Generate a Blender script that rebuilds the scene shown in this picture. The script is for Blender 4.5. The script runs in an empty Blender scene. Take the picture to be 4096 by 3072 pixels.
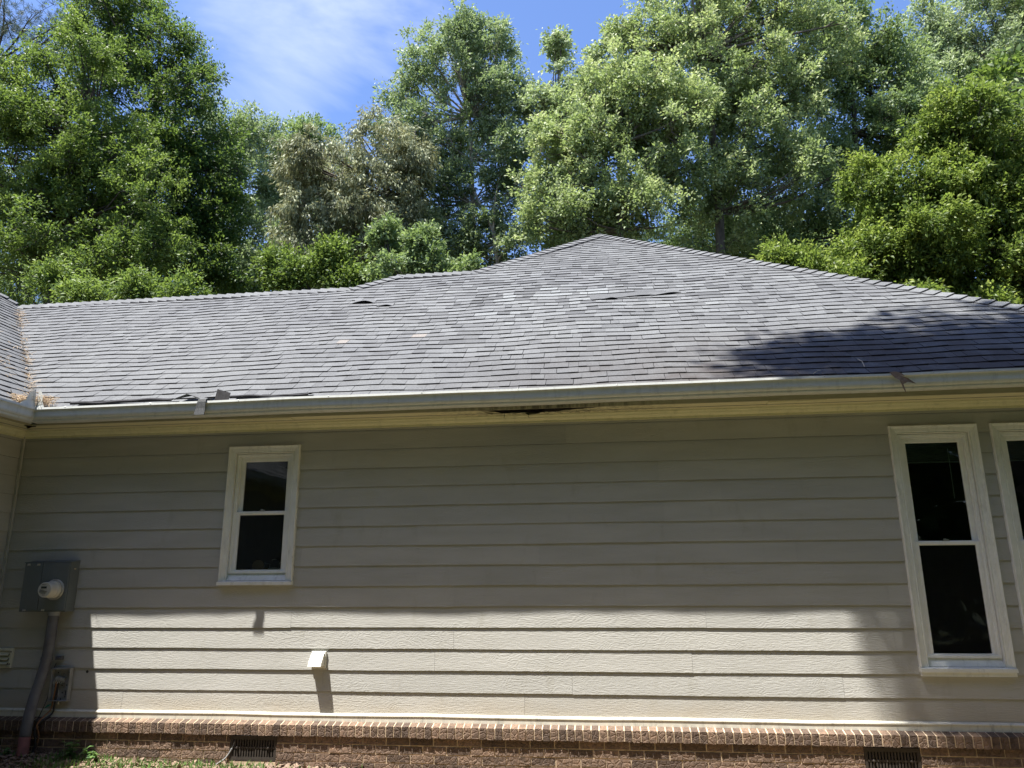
import bpy, math, random
import numpy as np
from mathutils import Vector, Matrix
random.seed(7); rng = np.random.default_rng(11)
S = bpy.context.scene; COL = S.collection
# ------------------------------------------------------------------ camera
CAMP = Vector((0.0, -6.777, 1.154))
FW = Vector((-0.11856112, 0.96173888, 0.246985)); RT = Vector((0.99223453, 0.12417194, -0.00720916)); UP = Vector((0.03760194, -0.24421232, 0.96899249))
cd = bpy.data.cameras.new('camera'); cam = bpy.data.objects.new('camera', cd); COL.objects.link(cam)
cam.matrix_world = Matrix(((RT.x, UP.x, -FW.x, CAMP.x), (RT.y, UP.y, -FW.y, CAMP.y), (RT.z, UP.z, -FW.z, CAMP.z), (0, 0, 0, 1)))
cd.sensor_width = 36.0; cd.lens = 36.0 * 3000 / 4096; cd.clip_start = 0.05; cd.clip_end = 2000
S.camera = cam
# ------------------------------------------------------------------ light
SUN = Vector((0.262, 0.238, -1.0)).normalized()          # the way the sunlight travels
sl = bpy.data.lights.new('sun', 'SUN'); sl.energy = 5.0; sl.angle = math.radians(0.53); sl.color = (1.0, 0.965, 0.91)
so = bpy.data.objects.new('sun', sl); COL.objects.link(so); so.rotation_euler = SUN.to_track_quat('-Z', 'Y').to_euler()
W = bpy.data.worlds.new('World'); S.world = W; W.use_nodes = True
wn, wl = W.node_tree.nodes, W.node_tree.links
bgn = wn['Background']
sky = wn.new('ShaderNodeTexSky'); sky.sky_type = 'NISHITA'; sky.sun_disc = False
sky.sun_elevation = math.asin(-SUN.z); sky.sun_rotation = math.atan2(-SUN.x, -SUN.y) % (2 * math.pi)
sky.air_density = 1.0; sky.dust_density = 0.6; sky.ozone_density = 1.6
tc = wn.new('ShaderNodeTexCoord')
# thin cloud: noise over the direction, kept to the left-hand patch of open sky, laid over the whole dome
mp = wn.new('ShaderNodeMapping'); mp.inputs['Scale'].default_value = (1.3, 1.3, 3.2); mp.inputs['Location'].default_value = (9.4, 1.1, 3.3)
wl.new(tc.outputs['Generated'], mp.inputs['Vector'])
cn = wn.new('ShaderNodeTexNoise'); cn.inputs['Scale'].default_value = 2.1; cn.inputs['Detail'].default_value = 9; cn.inputs['Roughness'].default_value = 0.52; cn.inputs['Distortion'].default_value = 0.35
wl.new(mp.outputs[0], cn.inputs['Vector'])
# the cloud bank stands to the left of the peak
dp = wn.new('ShaderNodeVectorMath'); dp.operation = 'DISTANCE'; dp.inputs[1].default_value = (FW * 3000 + RT * (640 * 1.85172 - 2048) - UP * (150 * 1.85172 - 1536)).normalized()
wl.new(tc.outputs['Generated'], dp.inputs[0])
cm = wn.new('ShaderNodeMapRange'); cm.inputs['From Min'].default_value = 0.30; cm.inputs['From Max'].default_value = 0.02; cm.inputs['To Min'].default_value = -0.16; cm.inputs['To Max'].default_value = 0.27
wl.new(dp.outputs['Value'], cm.inputs['Value'])
ca = wn.new('ShaderNodeMath'); ca.operation = 'ADD'; wl.new(cn.outputs['Fac'], ca.inputs[0]); wl.new(cm.outputs[0], ca.inputs[1])
cr = wn.new('ShaderNodeValToRGB'); cr.color_ramp.elements[0].position = 0.53; cr.color_ramp.elements[0].color = (0, 0, 0, 1)
cr.color_ramp.elements[1].position = 0.88; cr.color_ramp.elements[1].color = (0.85, 0.85, 0.85, 1); wl.new(ca.outputs[0], cr.inputs[0])
hs = wn.new('ShaderNodeHueSaturation'); hs.inputs['Saturation'].default_value = 1.16; hs.inputs['Value'].default_value = 1.35; wl.new(sky.outputs[0], hs.inputs['Color'])
mx = wn.new('ShaderNodeMixRGB'); mx.inputs['Color2'].default_value = (5.7, 6.15, 7.2, 1)
wl.new(cr.outputs[0], mx.inputs['Fac']); tn0 = wn.new('ShaderNodeMixRGB'); tn0.blend_type = 'MULTIPLY'; tn0.inputs['Fac'].default_value = 1.0; tn0.inputs['Color2'].default_value = (1.02, 0.90, 0.98, 1); wl.new(hs.outputs[0], tn0.inputs['Color1']); wl.new(tn0.outputs[0], mx.inputs['Color1']); wl.new(mx.outputs[0], bgn.inputs['Color'])
bgn.inputs['Strength'].default_value = 0.085
S.view_settings.view_transform = 'Standard'; S.view_settings.look = 'None'; S.view_settings.gamma = 1.0
S.view_settings.exposure = 1.35
try:
    S.cycles.max_bounces = 6; S.cycles.transparent_max_bounces = 8; S.cycles.transmission_bounces = 4; S.cycles.diffuse_bounces = 3; S.cycles.glossy_bounces = 3
except Exception: pass

# ------------------------------------------------------------------ helpers
def at(px, py, Y):
    """point of the photo (in 2212 x 1659 units) at world depth Y"""
    d = FW * 3000 + RT * (px * 1.85172 - 2048) - UP * (py * 1.85172 - 1536)
    return CAMP + d * ((Y - CAMP.y) / d.y)
def link(o, parent=None):
    COL.objects.link(o)
    if parent is not None: o.parent = parent
    return o
def tag(o, label=None, cat=None, group=None, kind=None):
    for k, v in (('label', label), ('category', cat), ('group', group), ('kind', kind)):
        if v: o[k] = v
    return o
def empty(name, loc=(0, 0, 0), label=None, cat=None, group=None):
    o = bpy.data.objects.new(name, None); o.location = loc; o.empty_display_size = 0.1; link(o)
    return tag(o, label, cat, group)
def copy_tree(o, parent=None):
    c = o.copy(); link(c, parent)
    for ch in list(o.children): copy_tree(ch, c)
    return c
class MB:
    def __init__(s): s.v = []; s.f = []; s.t = []
    def poly(s, pts, tone=0.5):
        b = len(s.v); s.v += [tuple(p) for p in pts]; s.f.append(tuple(range(b, b + len(pts)))); s.t.append(tone)
    def faces(s, vs, fs, tone=0.5):
        b = len(s.v); s.v += [tuple(p) for p in vs]
        for f in fs: s.f.append(tuple(b + i for i in f)); s.t.append(tone)
    def box(s, x0, x1, y0, y1, z0, z1, tone=0.5):
        vs = [(x0, y0, z0), (x1, y0, z0), (x1, y1, z0), (x0, y1, z0), (x0, y0, z1), (x1, y0, z1), (x1, y1, z1), (x0, y1, z1)]
        s.faces(vs, [(0, 3, 2, 1), (4, 5, 6, 7), (0, 1, 5, 4), (1, 2, 6, 5), (2, 3, 7, 6), (3, 0, 4, 7)], tone)
    def bevbox(s, x0, x1, y0, y1, z0, z1, b, tone=0.5):
        """box with its four front (-y) edges chamfered"""
        A = [(x0, y1, z0), (x1, y1, z0), (x1, y1, z1), (x0, y1, z1)]
        B = [(x0, y0 + b, z0), (x1, y0 + b, z0), (x1, y0 + b, z1), (x0, y0 + b, z1)]
        D = [(x0 + b, y0, z0 + b), (x1 - b, y0, z0 + b), (x1 - b, y0, z1 - b), (x0 + b, y0, z1 - b)]
        fs = [(8, 9, 10, 11), (3, 2, 1, 0)]
        for i in range(4):
            j = (i + 1) % 4; fs += [(i, j, 4 + j, 4 + i), (4 + i, 4 + j, 8 + j, 8 + i)]
        s.faces(A + B + D, fs, tone)
    def tube(s, pts, rad, n=8, tone=0.5, caps=True):
        pts = [Vector(p) for p in pts]
        if not hasattr(rad, '__len__'): rad = [rad] * len(pts)
        b = len(s.v); ref = Vector((0.31, 0.2, 0.93)).normalized()
        for i, p in enumerate(pts):
            d = (pts[min(i + 1, len(pts) - 1)] - pts[max(i - 1, 0)])
            d = d.normalized() if d.length > 1e-9 else Vector((0, 0, 1))
            a = d.cross(ref)
            if a.length < 0.05: a = d.cross(Vector((1, 0, 0)))
            a.normalize(); c = d.cross(a)
            for k in range(n):
                t = 2 * math.pi * k / n; q = p + (a * math.cos(t) + c * math.sin(t)) * rad[i]; s.v.append((q.x, q.y, q.z))
        for i in range(len(pts) - 1):
            for k in range(n):
                k2 = (k + 1) % n; s.f.append((b + i * n + k, b + i * n + k2, b + (i + 1) * n + k2, b + (i + 1) * n + k)); s.t.append(tone)
        if caps:
            s.f.append(tuple(b + k for k in range(n))[::-1]); s.t.append(tone)
            e = b + (len(pts) - 1) * n; s.f.append(tuple(e + k for k in range(n))); s.t.append(tone)
    def lathe_y(s, cx, cz, prof, n=28, tone=0.5):
        """profile [(y, r)] turned round an axis along y"""
        b = len(s.v)
        for y, r in prof:
            for k in range(n):
                t = 2 * math.pi * k / n; s.v.append((cx + r * math.cos(t), y, cz + r * math.sin(t)))
        for i in range(len(prof) - 1):
            for k in range(n):
                k2 = (k + 1) % n; s.f.append((b + i * n + k, b + i * n + k2, b + (i + 1) * n + k2, b + (i + 1) * n + k)); s.t.append(tone)
    def frame(s, x0, x1, z0, z1, prof, tone=0.5, bottom=True, zb=None):
        """mitred frame swept round a rectangle; prof = [(inset, y)] from outside to inside"""
        for i in range(len(prof) - 1):
            (a, ya), (c, yc) = prof[i], prof[i + 1]
            L = lambda q, y: ((x0 + q, y, (z0 + q) if bottom else z0), (x1 - q, y, (z0 + q) if bottom else z0), (x1 - q, y, z1 - q), (x0 + q, y, z1 - q))
            P, Q = L(a, ya), L(c, yc)
            for j in range(4):
                if j == 0 and not bottom: continue
                k = (j + 1) % 4; s.poly([P[j], P[k], Q[k], Q[j]], tone)
    def build(s, name, mat, parent=None, smooth=False, tones=False):
        me = bpy.data.meshes.new(name); me.from_pydata(s.v, [], s.f); me.update()
        me.materials.append(mat)
        if smooth: me.polygons.foreach_set('use_smooth', [True] * len(me.polygons))
        if tones:
            a = me.attributes.new('tone', 'FLOAT', 'FACE'); a.data.foreach_set('value', s.t)
        return link(bpy.data.objects.new(name, me), parent)

# ------------------------------------------------------------------ materials
def mat(name):
    m = bpy.data.materials.new(name); m.use_nodes = True
    return m, m.node_tree.nodes, m.node_tree.links, m.node_tree.nodes['Principled BSDF']
def noise(n, l, scale, detail=4, rough=0.55, vec=None, coord='Object', dist=0.0):
    t = n.new('ShaderNodeTexNoise'); t.inputs['Scale'].default_value = 1.0; t.inputs['Detail'].default_value = detail; t.inputs['Roughness'].default_value = rough; t.inputs['Distortion'].default_value = dist
    c = n.new('ShaderNodeTexCoord'); m = n.new('ShaderNodeMapping'); sc = scale if hasattr(scale, '__len__') else (scale,) * 3
    m.inputs['Scale'].default_value = sc; l.new(vec if vec is not None else c.outputs[coord], m.inputs['Vector']); l.new(m.outputs[0], t.inputs['Vector'])
    return t.outputs['Fac']
def ramp(n, l, fac, stops):
    r = n.new('ShaderNodeValToRGB'); e = r.color_ramp.elements
    while len(e) < len(stops): e.new(0.5)
    for i, (p, c) in enumerate(stops): e[i].position = p; e[i].color = (*c, 1) if len(c) == 3 else c
    l.new(fac, r.inputs[0]); return r.outputs[0]
def mixc(n, l, a, b, fac, mode='MIX'):
    m = n.new('ShaderNodeMixRGB'); m.blend_type = mode
    for s_, v in (('Color1', a), ('Color2', b), ('Fac', fac)):
        if isinstance(v, bpy.types.NodeSocket): l.new(v, m.inputs[s_])
        elif s_ == 'Fac': m.inputs[s_].default_value = v
        else: m.inputs[s_].default_value = (*v, 1)
    return m.outputs[0]
def math_(n, l, op, a, b=0.0):
    m = n.new('ShaderNodeMath'); m.operation = op
    for i, v in enumerate((a, b)):
        if isinstance(v, bpy.types.NodeSocket): l.new(v, m.inputs[i])
        else: m.inputs[i].default_value = v
    return m.outputs[0]
def bump(n, l, bs, h, strength=0.5, dist=0.01, prev=None):
    b = n.new('ShaderNodeBump'); b.inputs['Strength'].default_value = strength; b.inputs['Distance'].default_value = dist
    l.new(h, b.inputs['Height'])
    if prev is not None: l.new(prev, b.inputs['Normal'])
    if bs is not None: l.new(b.outputs[0], bs.inputs['Normal'])
    return b.outputs[0]
def tone(n): a = n.new('ShaderNodeAttribute'); a.attribute_name = 'tone'; return a.outputs['Fac']
def simple(name, col, rough=0.6, metal=0.0, var=0.12, scale=8, bmp=0.0, spec=0.5):
    m, n, l, b = mat(name)
    f = noise(n, l, scale, 5, 0.6)
    c = ramp(n, l, f, [(0.3, tuple(x * (1 - var) for x in col)), (0.7, tuple(min(1, x * (1 + var)) for x in col))])
    l.new(c, b.inputs['Base Color']); b.inputs['Roughness'].default_value = rough; b.inputs['Metallic'].default_value = metal
    b.inputs['Specular IOR Level'].default_value = spec
    if bmp: bump(n, l, b, noise(n, l, scale * 12, 4), bmp, 0.004)
    return m
# painted fibre-cement boards with an embossed cedar grain
def siding_mat():
    m, n, l, b = mat('siding_paint')
    tcn = n.new('ShaderNodeTexCoord'); sx = n.new('ShaderNodeSeparateXYZ'); l.new(tcn.outputs['Object'], sx.inputs[0])
    tn = tone(n)
    big = noise(n, l, (1.6, 1.6, 9), 3, 0.5)
    cx = n.new('ShaderNodeCombineXYZ')                            # each board (tone) reads another piece of the grain
    xs = math_(n, l, 'ADD', sx.outputs[0], math_(n, l, 'MULTIPLY', tn, 57.0))
    l.new(xs, cx.inputs[0]); l.new(math_(n, l, 'ADD', sx.outputs[1], math_(n, l, 'MULTIPLY', tn, 13.0)), cx.inputs[1]); l.new(sx.outputs[2], cx.inputs[2])
    w1 = noise(n, l, (3.4, 3.4, 9), 2, 0.5, cx.outputs[0])
    rings = math_(n, l, 'SINE', math_(n, l, 'MULTIPLY', w1, 105.0))
    fine = noise(n, l, (16, 16, 150), 4, 0.6, cx.outputs[0], dist=0.5)
    mask = ramp(n, l, noise(n, l, (1.1, 1.1, 3.0), 1, 0.5, cx.outputs[0]), [(0.44, (0.15,) * 3), (0.6, (1, 1, 1))])
    h = math_(n, l, 'ADD', math_(n, l, 'MULTIPLY', math_(n, l, 'MULTIPLY', rings, mask), 0.10), fine)
    bump(n, l, b, h, 0.9, 0.0035)
    c = ramp(n, l, big, [(0.3, (0.445, 0.440, 0.402)), (0.7, (0.505, 0.500, 0.462))])
    c = mixc(n, l, c, ramp(n, l, tn, [(0.0, (0.93, 0.93, 0.93)), (1.0, (1.04, 1.03, 1.02))]), 1.0, 'MULTIPLY')
    lap_shade_dirt = ramp(n, l, math_(n, l, 'LESS_THAN', tn, -0.5), [(0.0, (1, 1, 1)), (1.0, (0.10, 0.095, 0.085))])          # shade and dirt under each lap, painted into the bottom edge
    c = mixc(n, l, c, lap_shade_dirt, 1.0, 'MULTIPLY')
    dirt = ramp(n, l, noise(n, l, (5, 5, 2.2), 6, 0.65), [(0.58, (1, 1, 1)), (0.78, (0.80, 0.78, 0.72))])
    c = mixc(n, l, c, dirt, 0.7, 'MULTIPLY')
    low = n.new('ShaderNodeMapRange'); low.inputs['From Min'].default_value = 0.20; low.inputs['From Max'].default_value = 0.0; l.new(sx.outputs[2], low.inputs['Value'])
    splash = math_(n, l, 'MULTIPLY', low.outputs[0], noise(n, l, (2.5, 2.5, 6), 5))          # clay splashed up by rain
    c = mixc(n, l, c, (0.42, 0.33, 0.21), math_(n, l, 'MULTIPLY', splash, 0.75))
    l.new(c, b.inputs['Base Color']); b.inputs['Roughness'].default_value = 0.62; b.inputs['Specular IOR Level'].default_value = 0.3
    return m
def trim_mat(name, col, dirty=0.5):
    m, n, l, b = mat(name)
    f = noise(n, l, (7, 7, 7), 7, 0.7)
    c = ramp(n, l, f, [(0.38, tuple(x * 0.93 for x in col)), (0.6, col)])
    s_ = ramp(n, l, noise(n, l, (18, 18, 5), 7, 0.72), [(0.52, (1, 1, 1)), (0.72, (1 - 0.45 * dirty,) * 3)])
    c = mixc(n, l, c, s_, 1.0, 'MULTIPLY')
    l.new(c, b.inputs['Base Color']); b.inputs['Roughness'].default_value = 0.45; b.inputs['Specular IOR Level'].default_value = 0.35
    bump(n, l, b, noise(n, l, (40, 40, 40), 3), 0.15, 0.002)
    return m
def stained_mat(name, col):
    """painted eave wood with black leak marks near the rotten stretch"""
    m, n, l, b = mat(name)
    tcn = n.new('ShaderNodeTexCoord'); sx = n.new('ShaderNodeSeparateXYZ'); l.new(tcn.outputs['Object'], sx.inputs[0])
    w = n.new('ShaderNodeMapRange'); w.inputs['From Min'].default_value = 1.3; w.inputs['From Max'].default_value = 0.2
    l.new(math_(n, l, 'ABSOLUTE', math_(n, l, 'ADD', sx.outputs[0], 0.45)), w.inputs['Value'])
    st = math_(n, l, 'MULTIPLY', w.outputs[0], ramp(n, l, noise(n, l, (22, 22, 3.0), 6, 0.7), [(0.44, (0, 0, 0)), (0.58, (1, 1, 1))]))
    base = ramp(n, l, noise(n, l, (2, 9, 9), 6, 0.65), [(0.3, tuple(x * 0.86 for x in col)), (0.7, col)])
    c = mixc(n, l, base, (0.05, 0.045, 0.035), math_(n, l, 'MULTIPLY', st, 0.75))
    wd = ramp(n, l, noise(n, l, (3.5, 9, 9), 7, 0.7), [(0.60, (0, 0, 0)), (0.75, (0.55,) * 3)])
    c = mixc(n, l, c, (0.20, 0.17, 0.12), wd)
    l.new(c, b.inputs['Base Color']); b.inputs['Roughness'].default_value = 0.6
    bump(n, l, b, noise(n, l, (6, 30, 30), 4), 0.25, 0.004)
    return m
def shingle_mat():
    m, n, l, b = mat('asphalt_shingle')
    tn = tone(n)
    c = ramp(n, l, tn, [(0.0, (0.03, 0.03, 0.034)), (0.25, (0.080, 0.083, 0.086)), (0.5, (0.112, 0.116, 0.119)), (0.82, (0.142, 0.148, 0.151)), (0.97, (0.185, 0.196, 0.199)), (1.0, (0.19, 0.175, 0.16))])
    c = mixc(n, l, c, ramp(n, l, noise(n, l, 210, 2, 0.7), [(0.35, (0.55,) * 3), (0.5, (1.0,) * 3), (0.66, (1.75,) * 3)]), 1.0, 'MULTIPLY')
    c = mixc(n, l, c, ramp(n, l, noise(n, l, (0.9, 0.9, 0.9), 5, 0.6), [(0.3, (0.86, 0.86, 0.88)), (0.7, (1.1, 1.1, 1.09))]), 1.0, 'MULTIPLY')
    # algae and old leaf stain along the right-hand eave
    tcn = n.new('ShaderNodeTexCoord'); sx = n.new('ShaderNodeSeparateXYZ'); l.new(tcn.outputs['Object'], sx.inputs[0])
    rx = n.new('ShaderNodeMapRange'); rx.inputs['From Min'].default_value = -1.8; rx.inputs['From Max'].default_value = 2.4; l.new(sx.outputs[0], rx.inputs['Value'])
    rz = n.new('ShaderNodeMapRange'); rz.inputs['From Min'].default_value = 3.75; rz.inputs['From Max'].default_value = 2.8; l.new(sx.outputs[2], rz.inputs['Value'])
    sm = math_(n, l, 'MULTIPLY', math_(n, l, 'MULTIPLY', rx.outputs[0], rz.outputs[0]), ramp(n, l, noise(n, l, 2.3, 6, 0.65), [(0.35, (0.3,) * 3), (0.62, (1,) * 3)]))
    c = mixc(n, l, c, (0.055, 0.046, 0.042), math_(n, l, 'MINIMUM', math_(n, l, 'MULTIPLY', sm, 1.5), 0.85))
    l.new(c, b.inputs['Base Color']); b.inputs['Roughness'].default_value = 0.85; b.inputs['Specular IOR Level'].default_value = 0.35
    bump(n, l, b, noise(n, l, 160, 3, 0.7), 0.55, 0.003)
    return m
def brick_mat(name, pal):
    m, n, l, b = mat(name)
    c = ramp(n, l, tone(n), pal)
    c = mixc(n, l, c, ramp(n, l, noise(n, l, 28, 6, 0.7), [(0.3, (0.45,) * 3), (0.52, (1.0,) * 3), (0.72, (1.35, 1.25, 1.15))]), 1.0, 'MULTIPLY')
    l.new(c, b.inputs['Base Color']); b.inputs['Roughness'].default_value = 0.9
    v = n.new('ShaderNodeTexVoronoi'); v.feature = 'DISTANCE_TO_EDGE'; v.inputs['Scale'].default_value = 24
    tcn = n.new('ShaderNodeTexCoord'); l.new(tcn.outputs['Object'], v.inputs['Vector'])
    cr_ = ramp(n, l, v.outputs['Distance'], [(0.0, (0,) * 3), (0.14, (1,) * 3)])
    h = math_(n, l, 'ADD', math_(n, l, 'MULTIPLY', cr_, 0.5), noise(n, l, 45, 5, 0.7))
    bump(n, l, b, h, 0.9, 0.008)
    return m
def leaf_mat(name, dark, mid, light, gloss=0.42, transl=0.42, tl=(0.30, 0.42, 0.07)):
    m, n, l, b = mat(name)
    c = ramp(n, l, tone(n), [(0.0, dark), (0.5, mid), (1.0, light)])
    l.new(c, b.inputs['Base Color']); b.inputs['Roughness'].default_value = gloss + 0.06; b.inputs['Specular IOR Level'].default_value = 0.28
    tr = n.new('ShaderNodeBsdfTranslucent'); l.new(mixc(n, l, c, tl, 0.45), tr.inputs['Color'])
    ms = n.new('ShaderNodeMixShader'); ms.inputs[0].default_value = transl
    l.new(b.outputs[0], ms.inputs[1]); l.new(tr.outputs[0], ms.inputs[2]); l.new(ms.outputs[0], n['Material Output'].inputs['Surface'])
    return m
def glass_mat():
    m, n, l, b = mat('window_glass')
    fr = n.new('ShaderNodeFresnel'); fr.inputs['IOR'].default_value = 1.5
    tp = n.new('ShaderNodeBsdfTransparent'); tp.inputs['Color'].default_value = (0.72, 0.78, 0.76, 1)
    gl = n.new('ShaderNodeBsdfGlossy'); gl.inputs['Roughness'].default_value = 0.02; gl.inputs['Color'].default_value = (0.9, 0.95, 0.95, 1)
    bump(n, l, None, noise(n, l, 2.0, 2), 0.3, 0.02)
    bn = n.new('ShaderNodeBump'); bn.inputs['Strength'].default_value = 0.12; bn.inputs['Distance'].default_value = 0.02; l.new(noise(n, l, 2.5, 2), bn.inputs['Height']); l.new(bn.outputs[0], gl.inputs['Normal'])
    ms = n.new('ShaderNodeMixShader'); l.new(math_(n, l, 'MULTIPLY', fr.outputs[0], 1.5), ms.inputs[0]); l.new(tp.outputs[0], ms.inputs[1]); l.new(gl.outputs[0], ms.inputs[2])
    l.new(ms.outputs[0], n['Material Output'].inputs['Surface']); return m
def screen_mat():
    m, n, l, b = mat('insect_screen'); b.inputs['Base Color'].default_value = (0.012, 0.013, 0.014, 1); b.inputs['Roughness'].default_value = 0.8
    tp = n.new('ShaderNodeBsdfTransparent'); ms = n.new('ShaderNodeMixShader'); ms.inputs[0].default_value = 0.22
    l.new(tp.outputs[0], ms.inputs[1]); l.new(b.outputs[0], ms.inputs[2]); l.new(ms.outputs[0], n['Material Output'].inputs['Surface']); return m
def ground_mat():
    m, n, l, b = mat('lawn_and_clay')
    g = ramp(n, l, noise(n, l, 5, 7, 0.7), [(0.30, (0.020, 0.028, 0.010)), (0.52, (0.036, 0.045, 0.017)), (0.72, (0.07, 0.065, 0.033))])
    d = ramp(n, l, noise(n, l, 14, 6, 0.7), [(0.3, (0.11, 0.075, 0.040)), (0.6, (0.22, 0.155, 0.080)), (0.8, (0.32, 0.25, 0.15))])
    tcn = n.new('ShaderNodeTexCoord'); sx = n.new('ShaderNodeSeparateXYZ'); l.new(tcn.outputs['Object'], sx.inputs[0])
    e = n.new('ShaderNodeMapRange'); e.inputs['From Min'].default_value = -2.4; e.inputs['From Max'].default_value = -1.1; l.new(sx.outputs[1], e.inputs['Value'])
    e2 = n.new('ShaderNodeMapRange'); e2.inputs['From Min'].default_value = 12.5; e2.inputs['From Max'].default_value = 11.0; l.new(sx.outputs[1], e2.inputs['Value'])
    f = math_(n, l, 'ADD', math_(n, l, 'MULTIPLY', e.outputs[0], e2.outputs[0]), math_(n, l, 'MULTIPLY', math_(n, l, 'SUBTRACT', noise(n, l, 1.4, 5), 0.5), 1.6))
    f = ramp(n, l, f, [(0.4, (0,) * 3), (0.65, (1,) * 3)])
    l.new(mixc(n, l, g, d, f), b.inputs['Base Color']); b.inputs['Roughness'].default_value = 0.95
    bump(n, l, b, noise(n, l, 30, 6, 0.7), 0.8, 0.03); return m
def bark_mat(name, a, c_):
    m, n, l, b = mat(name)
    l.new(ramp(n, l, noise(n, l, (7, 7, 1.6), 6, 0.7), [(0.32, a), (0.68, c_)]), b.inputs['Base Color']); b.inputs['Roughness'].default_value = 0.9
    bump(n, l, b, noise(n, l, (16, 16, 3), 5, 0.7), 0.7, 0.02); return m

M = dict(
    siding=siding_mat(), casing=trim_mat('window_trim_paint', (0.84, 0.85, 0.80), 0.55), vinyl=trim_mat('window_sash_vinyl', (0.88, 0.89, 0.86), 0.25),
    fascia=stained_mat('fascia_paint', (0.40, 0.37, 0.24)), soffit=stained_mat('soffit_paint', (0.74, 0.70, 0.46)), bed=trim_mat('eave_moulding_paint', (0.74, 0.71, 0.46), 0.4),
    gutter=trim_mat('gutter_enamel', (0.66, 0.68, 0.65), 0.45), flash=trim_mat('flashing_paint', (0.72, 0.69, 0.58), 0.9),
    shingle=shingle_mat(), asphalt=simple('torn_asphalt_felt', (0.022, 0.021, 0.023), 0.9, var=0.4, scale=30, bmp=0.5),
    brick=brick_mat('textured_brick', [(0.0, (0.10, 0.069, 0.050)), (0.5, (0.165, 0.112, 0.078)), (1.0, (0.235, 0.158, 0.108))]),
    mortar=simple('mortar', (0.60, 0.47, 0.32), 0.95, var=0.3, scale=18, bmp=0.6),
    dark=simple('dark_interior', (0.02, 0.02, 0.02), 0.9), room=simple('room_wall', (0.10, 0.095, 0.085), 0.9),
    glass=glass_mat(), screen=screen_mat(), blind=simple('slatted_blind', (0.30, 0.34, 0.31), 0.6),
    meterbox=simple('grey_enamelled_steel', (0.135, 0.155, 0.155), 0.5, var=0.10, scale=5), chrome=simple('aged_aluminium', (0.45, 0.45, 0.42), 0.42, 0.6, 0.2, 20),
    pvc=simple('painted_conduit', (0.115, 0.115, 0.125), 0.55, var=0.25, scale=9), clay_pvc=simple('red_clay_stain', (0.20, 0.075, 0.06), 0.8, var=0.3, scale=12),
    dialwhite=simple('meter_dial_plate', (0.55, 0.53, 0.46), 0.5), lcd=simple('meter_display', (0.05, 0.06, 0.05), 0.3), ink=simple('printed_ink', (0.06, 0.06, 0.06), 0.7),
    boxgrey=simple('weathered_grey_plastic', (0.27, 0.275, 0.27), 0.6, var=0.15, scale=14), blackp=simple('black_plastic', (0.02, 0.02, 0.022), 0.5),
    brown=simple('brown_cable', (0.24, 0.115, 0.05), 0.6), green=simple('green_tag', (0.03, 0.24, 0.17), 0.5), vent=trim_mat('vent_plastic', (0.66, 0.64, 0.50), 0.5),
    white=trim_mat('white_hood_paint', (0.72, 0.71, 0.62), 0.5), castiron=simple('brown_vent_metal', (0.045, 0.036, 0.028), 0.7, 0.1, 0.25, 25), straw=simple('dry_pine_straw', (0.47, 0.35, 0.22), 0.8, var=0.5, scale=60),
    dryleaf=simple('dry_leaf', (0.23, 0.16, 0.11), 0.8, var=0.35, scale=30), ground=ground_mat(), pale_twig=simple('pale_dry_twig', (0.55, 0.45, 0.30), 0.8),
    bark=bark_mat('grey_bark', (0.045, 0.038, 0.03), (0.17, 0.145, 0.115)), palebark=bark_mat('pale_bark', (0.14, 0.12, 0.10), (0.42, 0.38, 0.33)), darkbark=bark_mat('dark_bark', (0.02, 0.017, 0.014), (0.075, 0.063, 0.05)),
    tan=simple('tan_wood', (0.50, 0.32, 0.19), 0.6), tray=simple('white_enamel', (0.8, 0.85, 0.85), 0.3), wire=simple('steel_wire', (0.7, 0.72, 0.72), 0.3, 0.8),
    l_oak=leaf_mat('leaf_dark_oak', (0.012, 0.032, 0.012), (0.038, 0.091, 0.020), (0.112, 0.203, 0.039)),
    l_oak2=leaf_mat('leaf_bright_oak', (0.026, 0.054, 0.014), (0.093, 0.161, 0.033), (0.253, 0.330, 0.072)),
    l_grey=leaf_mat('leaf_grey_green', (0.093, 0.137, 0.078), (0.229, 0.303, 0.171), (0.465, 0.533, 0.306), 0.42, 0.40),
    l_bronze=leaf_mat('leaf_bronze', (0.104, 0.123, 0.062), (0.276, 0.311, 0.172), (0.529, 0.561, 0.332), 0.42, 0.35, (0.3, 0.25, 0.08)),
    l_mid=leaf_mat('leaf_mid_green', (0.070, 0.117, 0.056), (0.187, 0.269, 0.120), (0.397, 0.478, 0.227)),
    l_lime=leaf_mat('leaf_light_green', (0.141, 0.191, 0.088), (0.348, 0.426, 0.194), (0.632, 0.660, 0.338), 0.42, 0.45),
    l_pale=leaf_mat('leaf_pale_green', (0.138, 0.188, 0.111), (0.327, 0.396, 0.232), (0.594, 0.659, 0.388), 0.42, 0.42),
    l_beech=leaf_mat('leaf_yellow_green', (0.035, 0.067, 0.014), (0.133, 0.198, 0.036), (0.353, 0.413, 0.082), 0.42, 0.45),
    l_pine=leaf_mat('pine_needles', (0.018, 0.036, 0.022), (0.03, 0.055, 0.03), (0.05, 0.08, 0.04), 0.5, 0.1),
    l_weed=leaf_mat('leaf_weed', (0.06, 0.14, 0.04), (0.12, 0.22, 0.06), (0.2, 0.3, 0.09), 0.45, 0.35),
)
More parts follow.
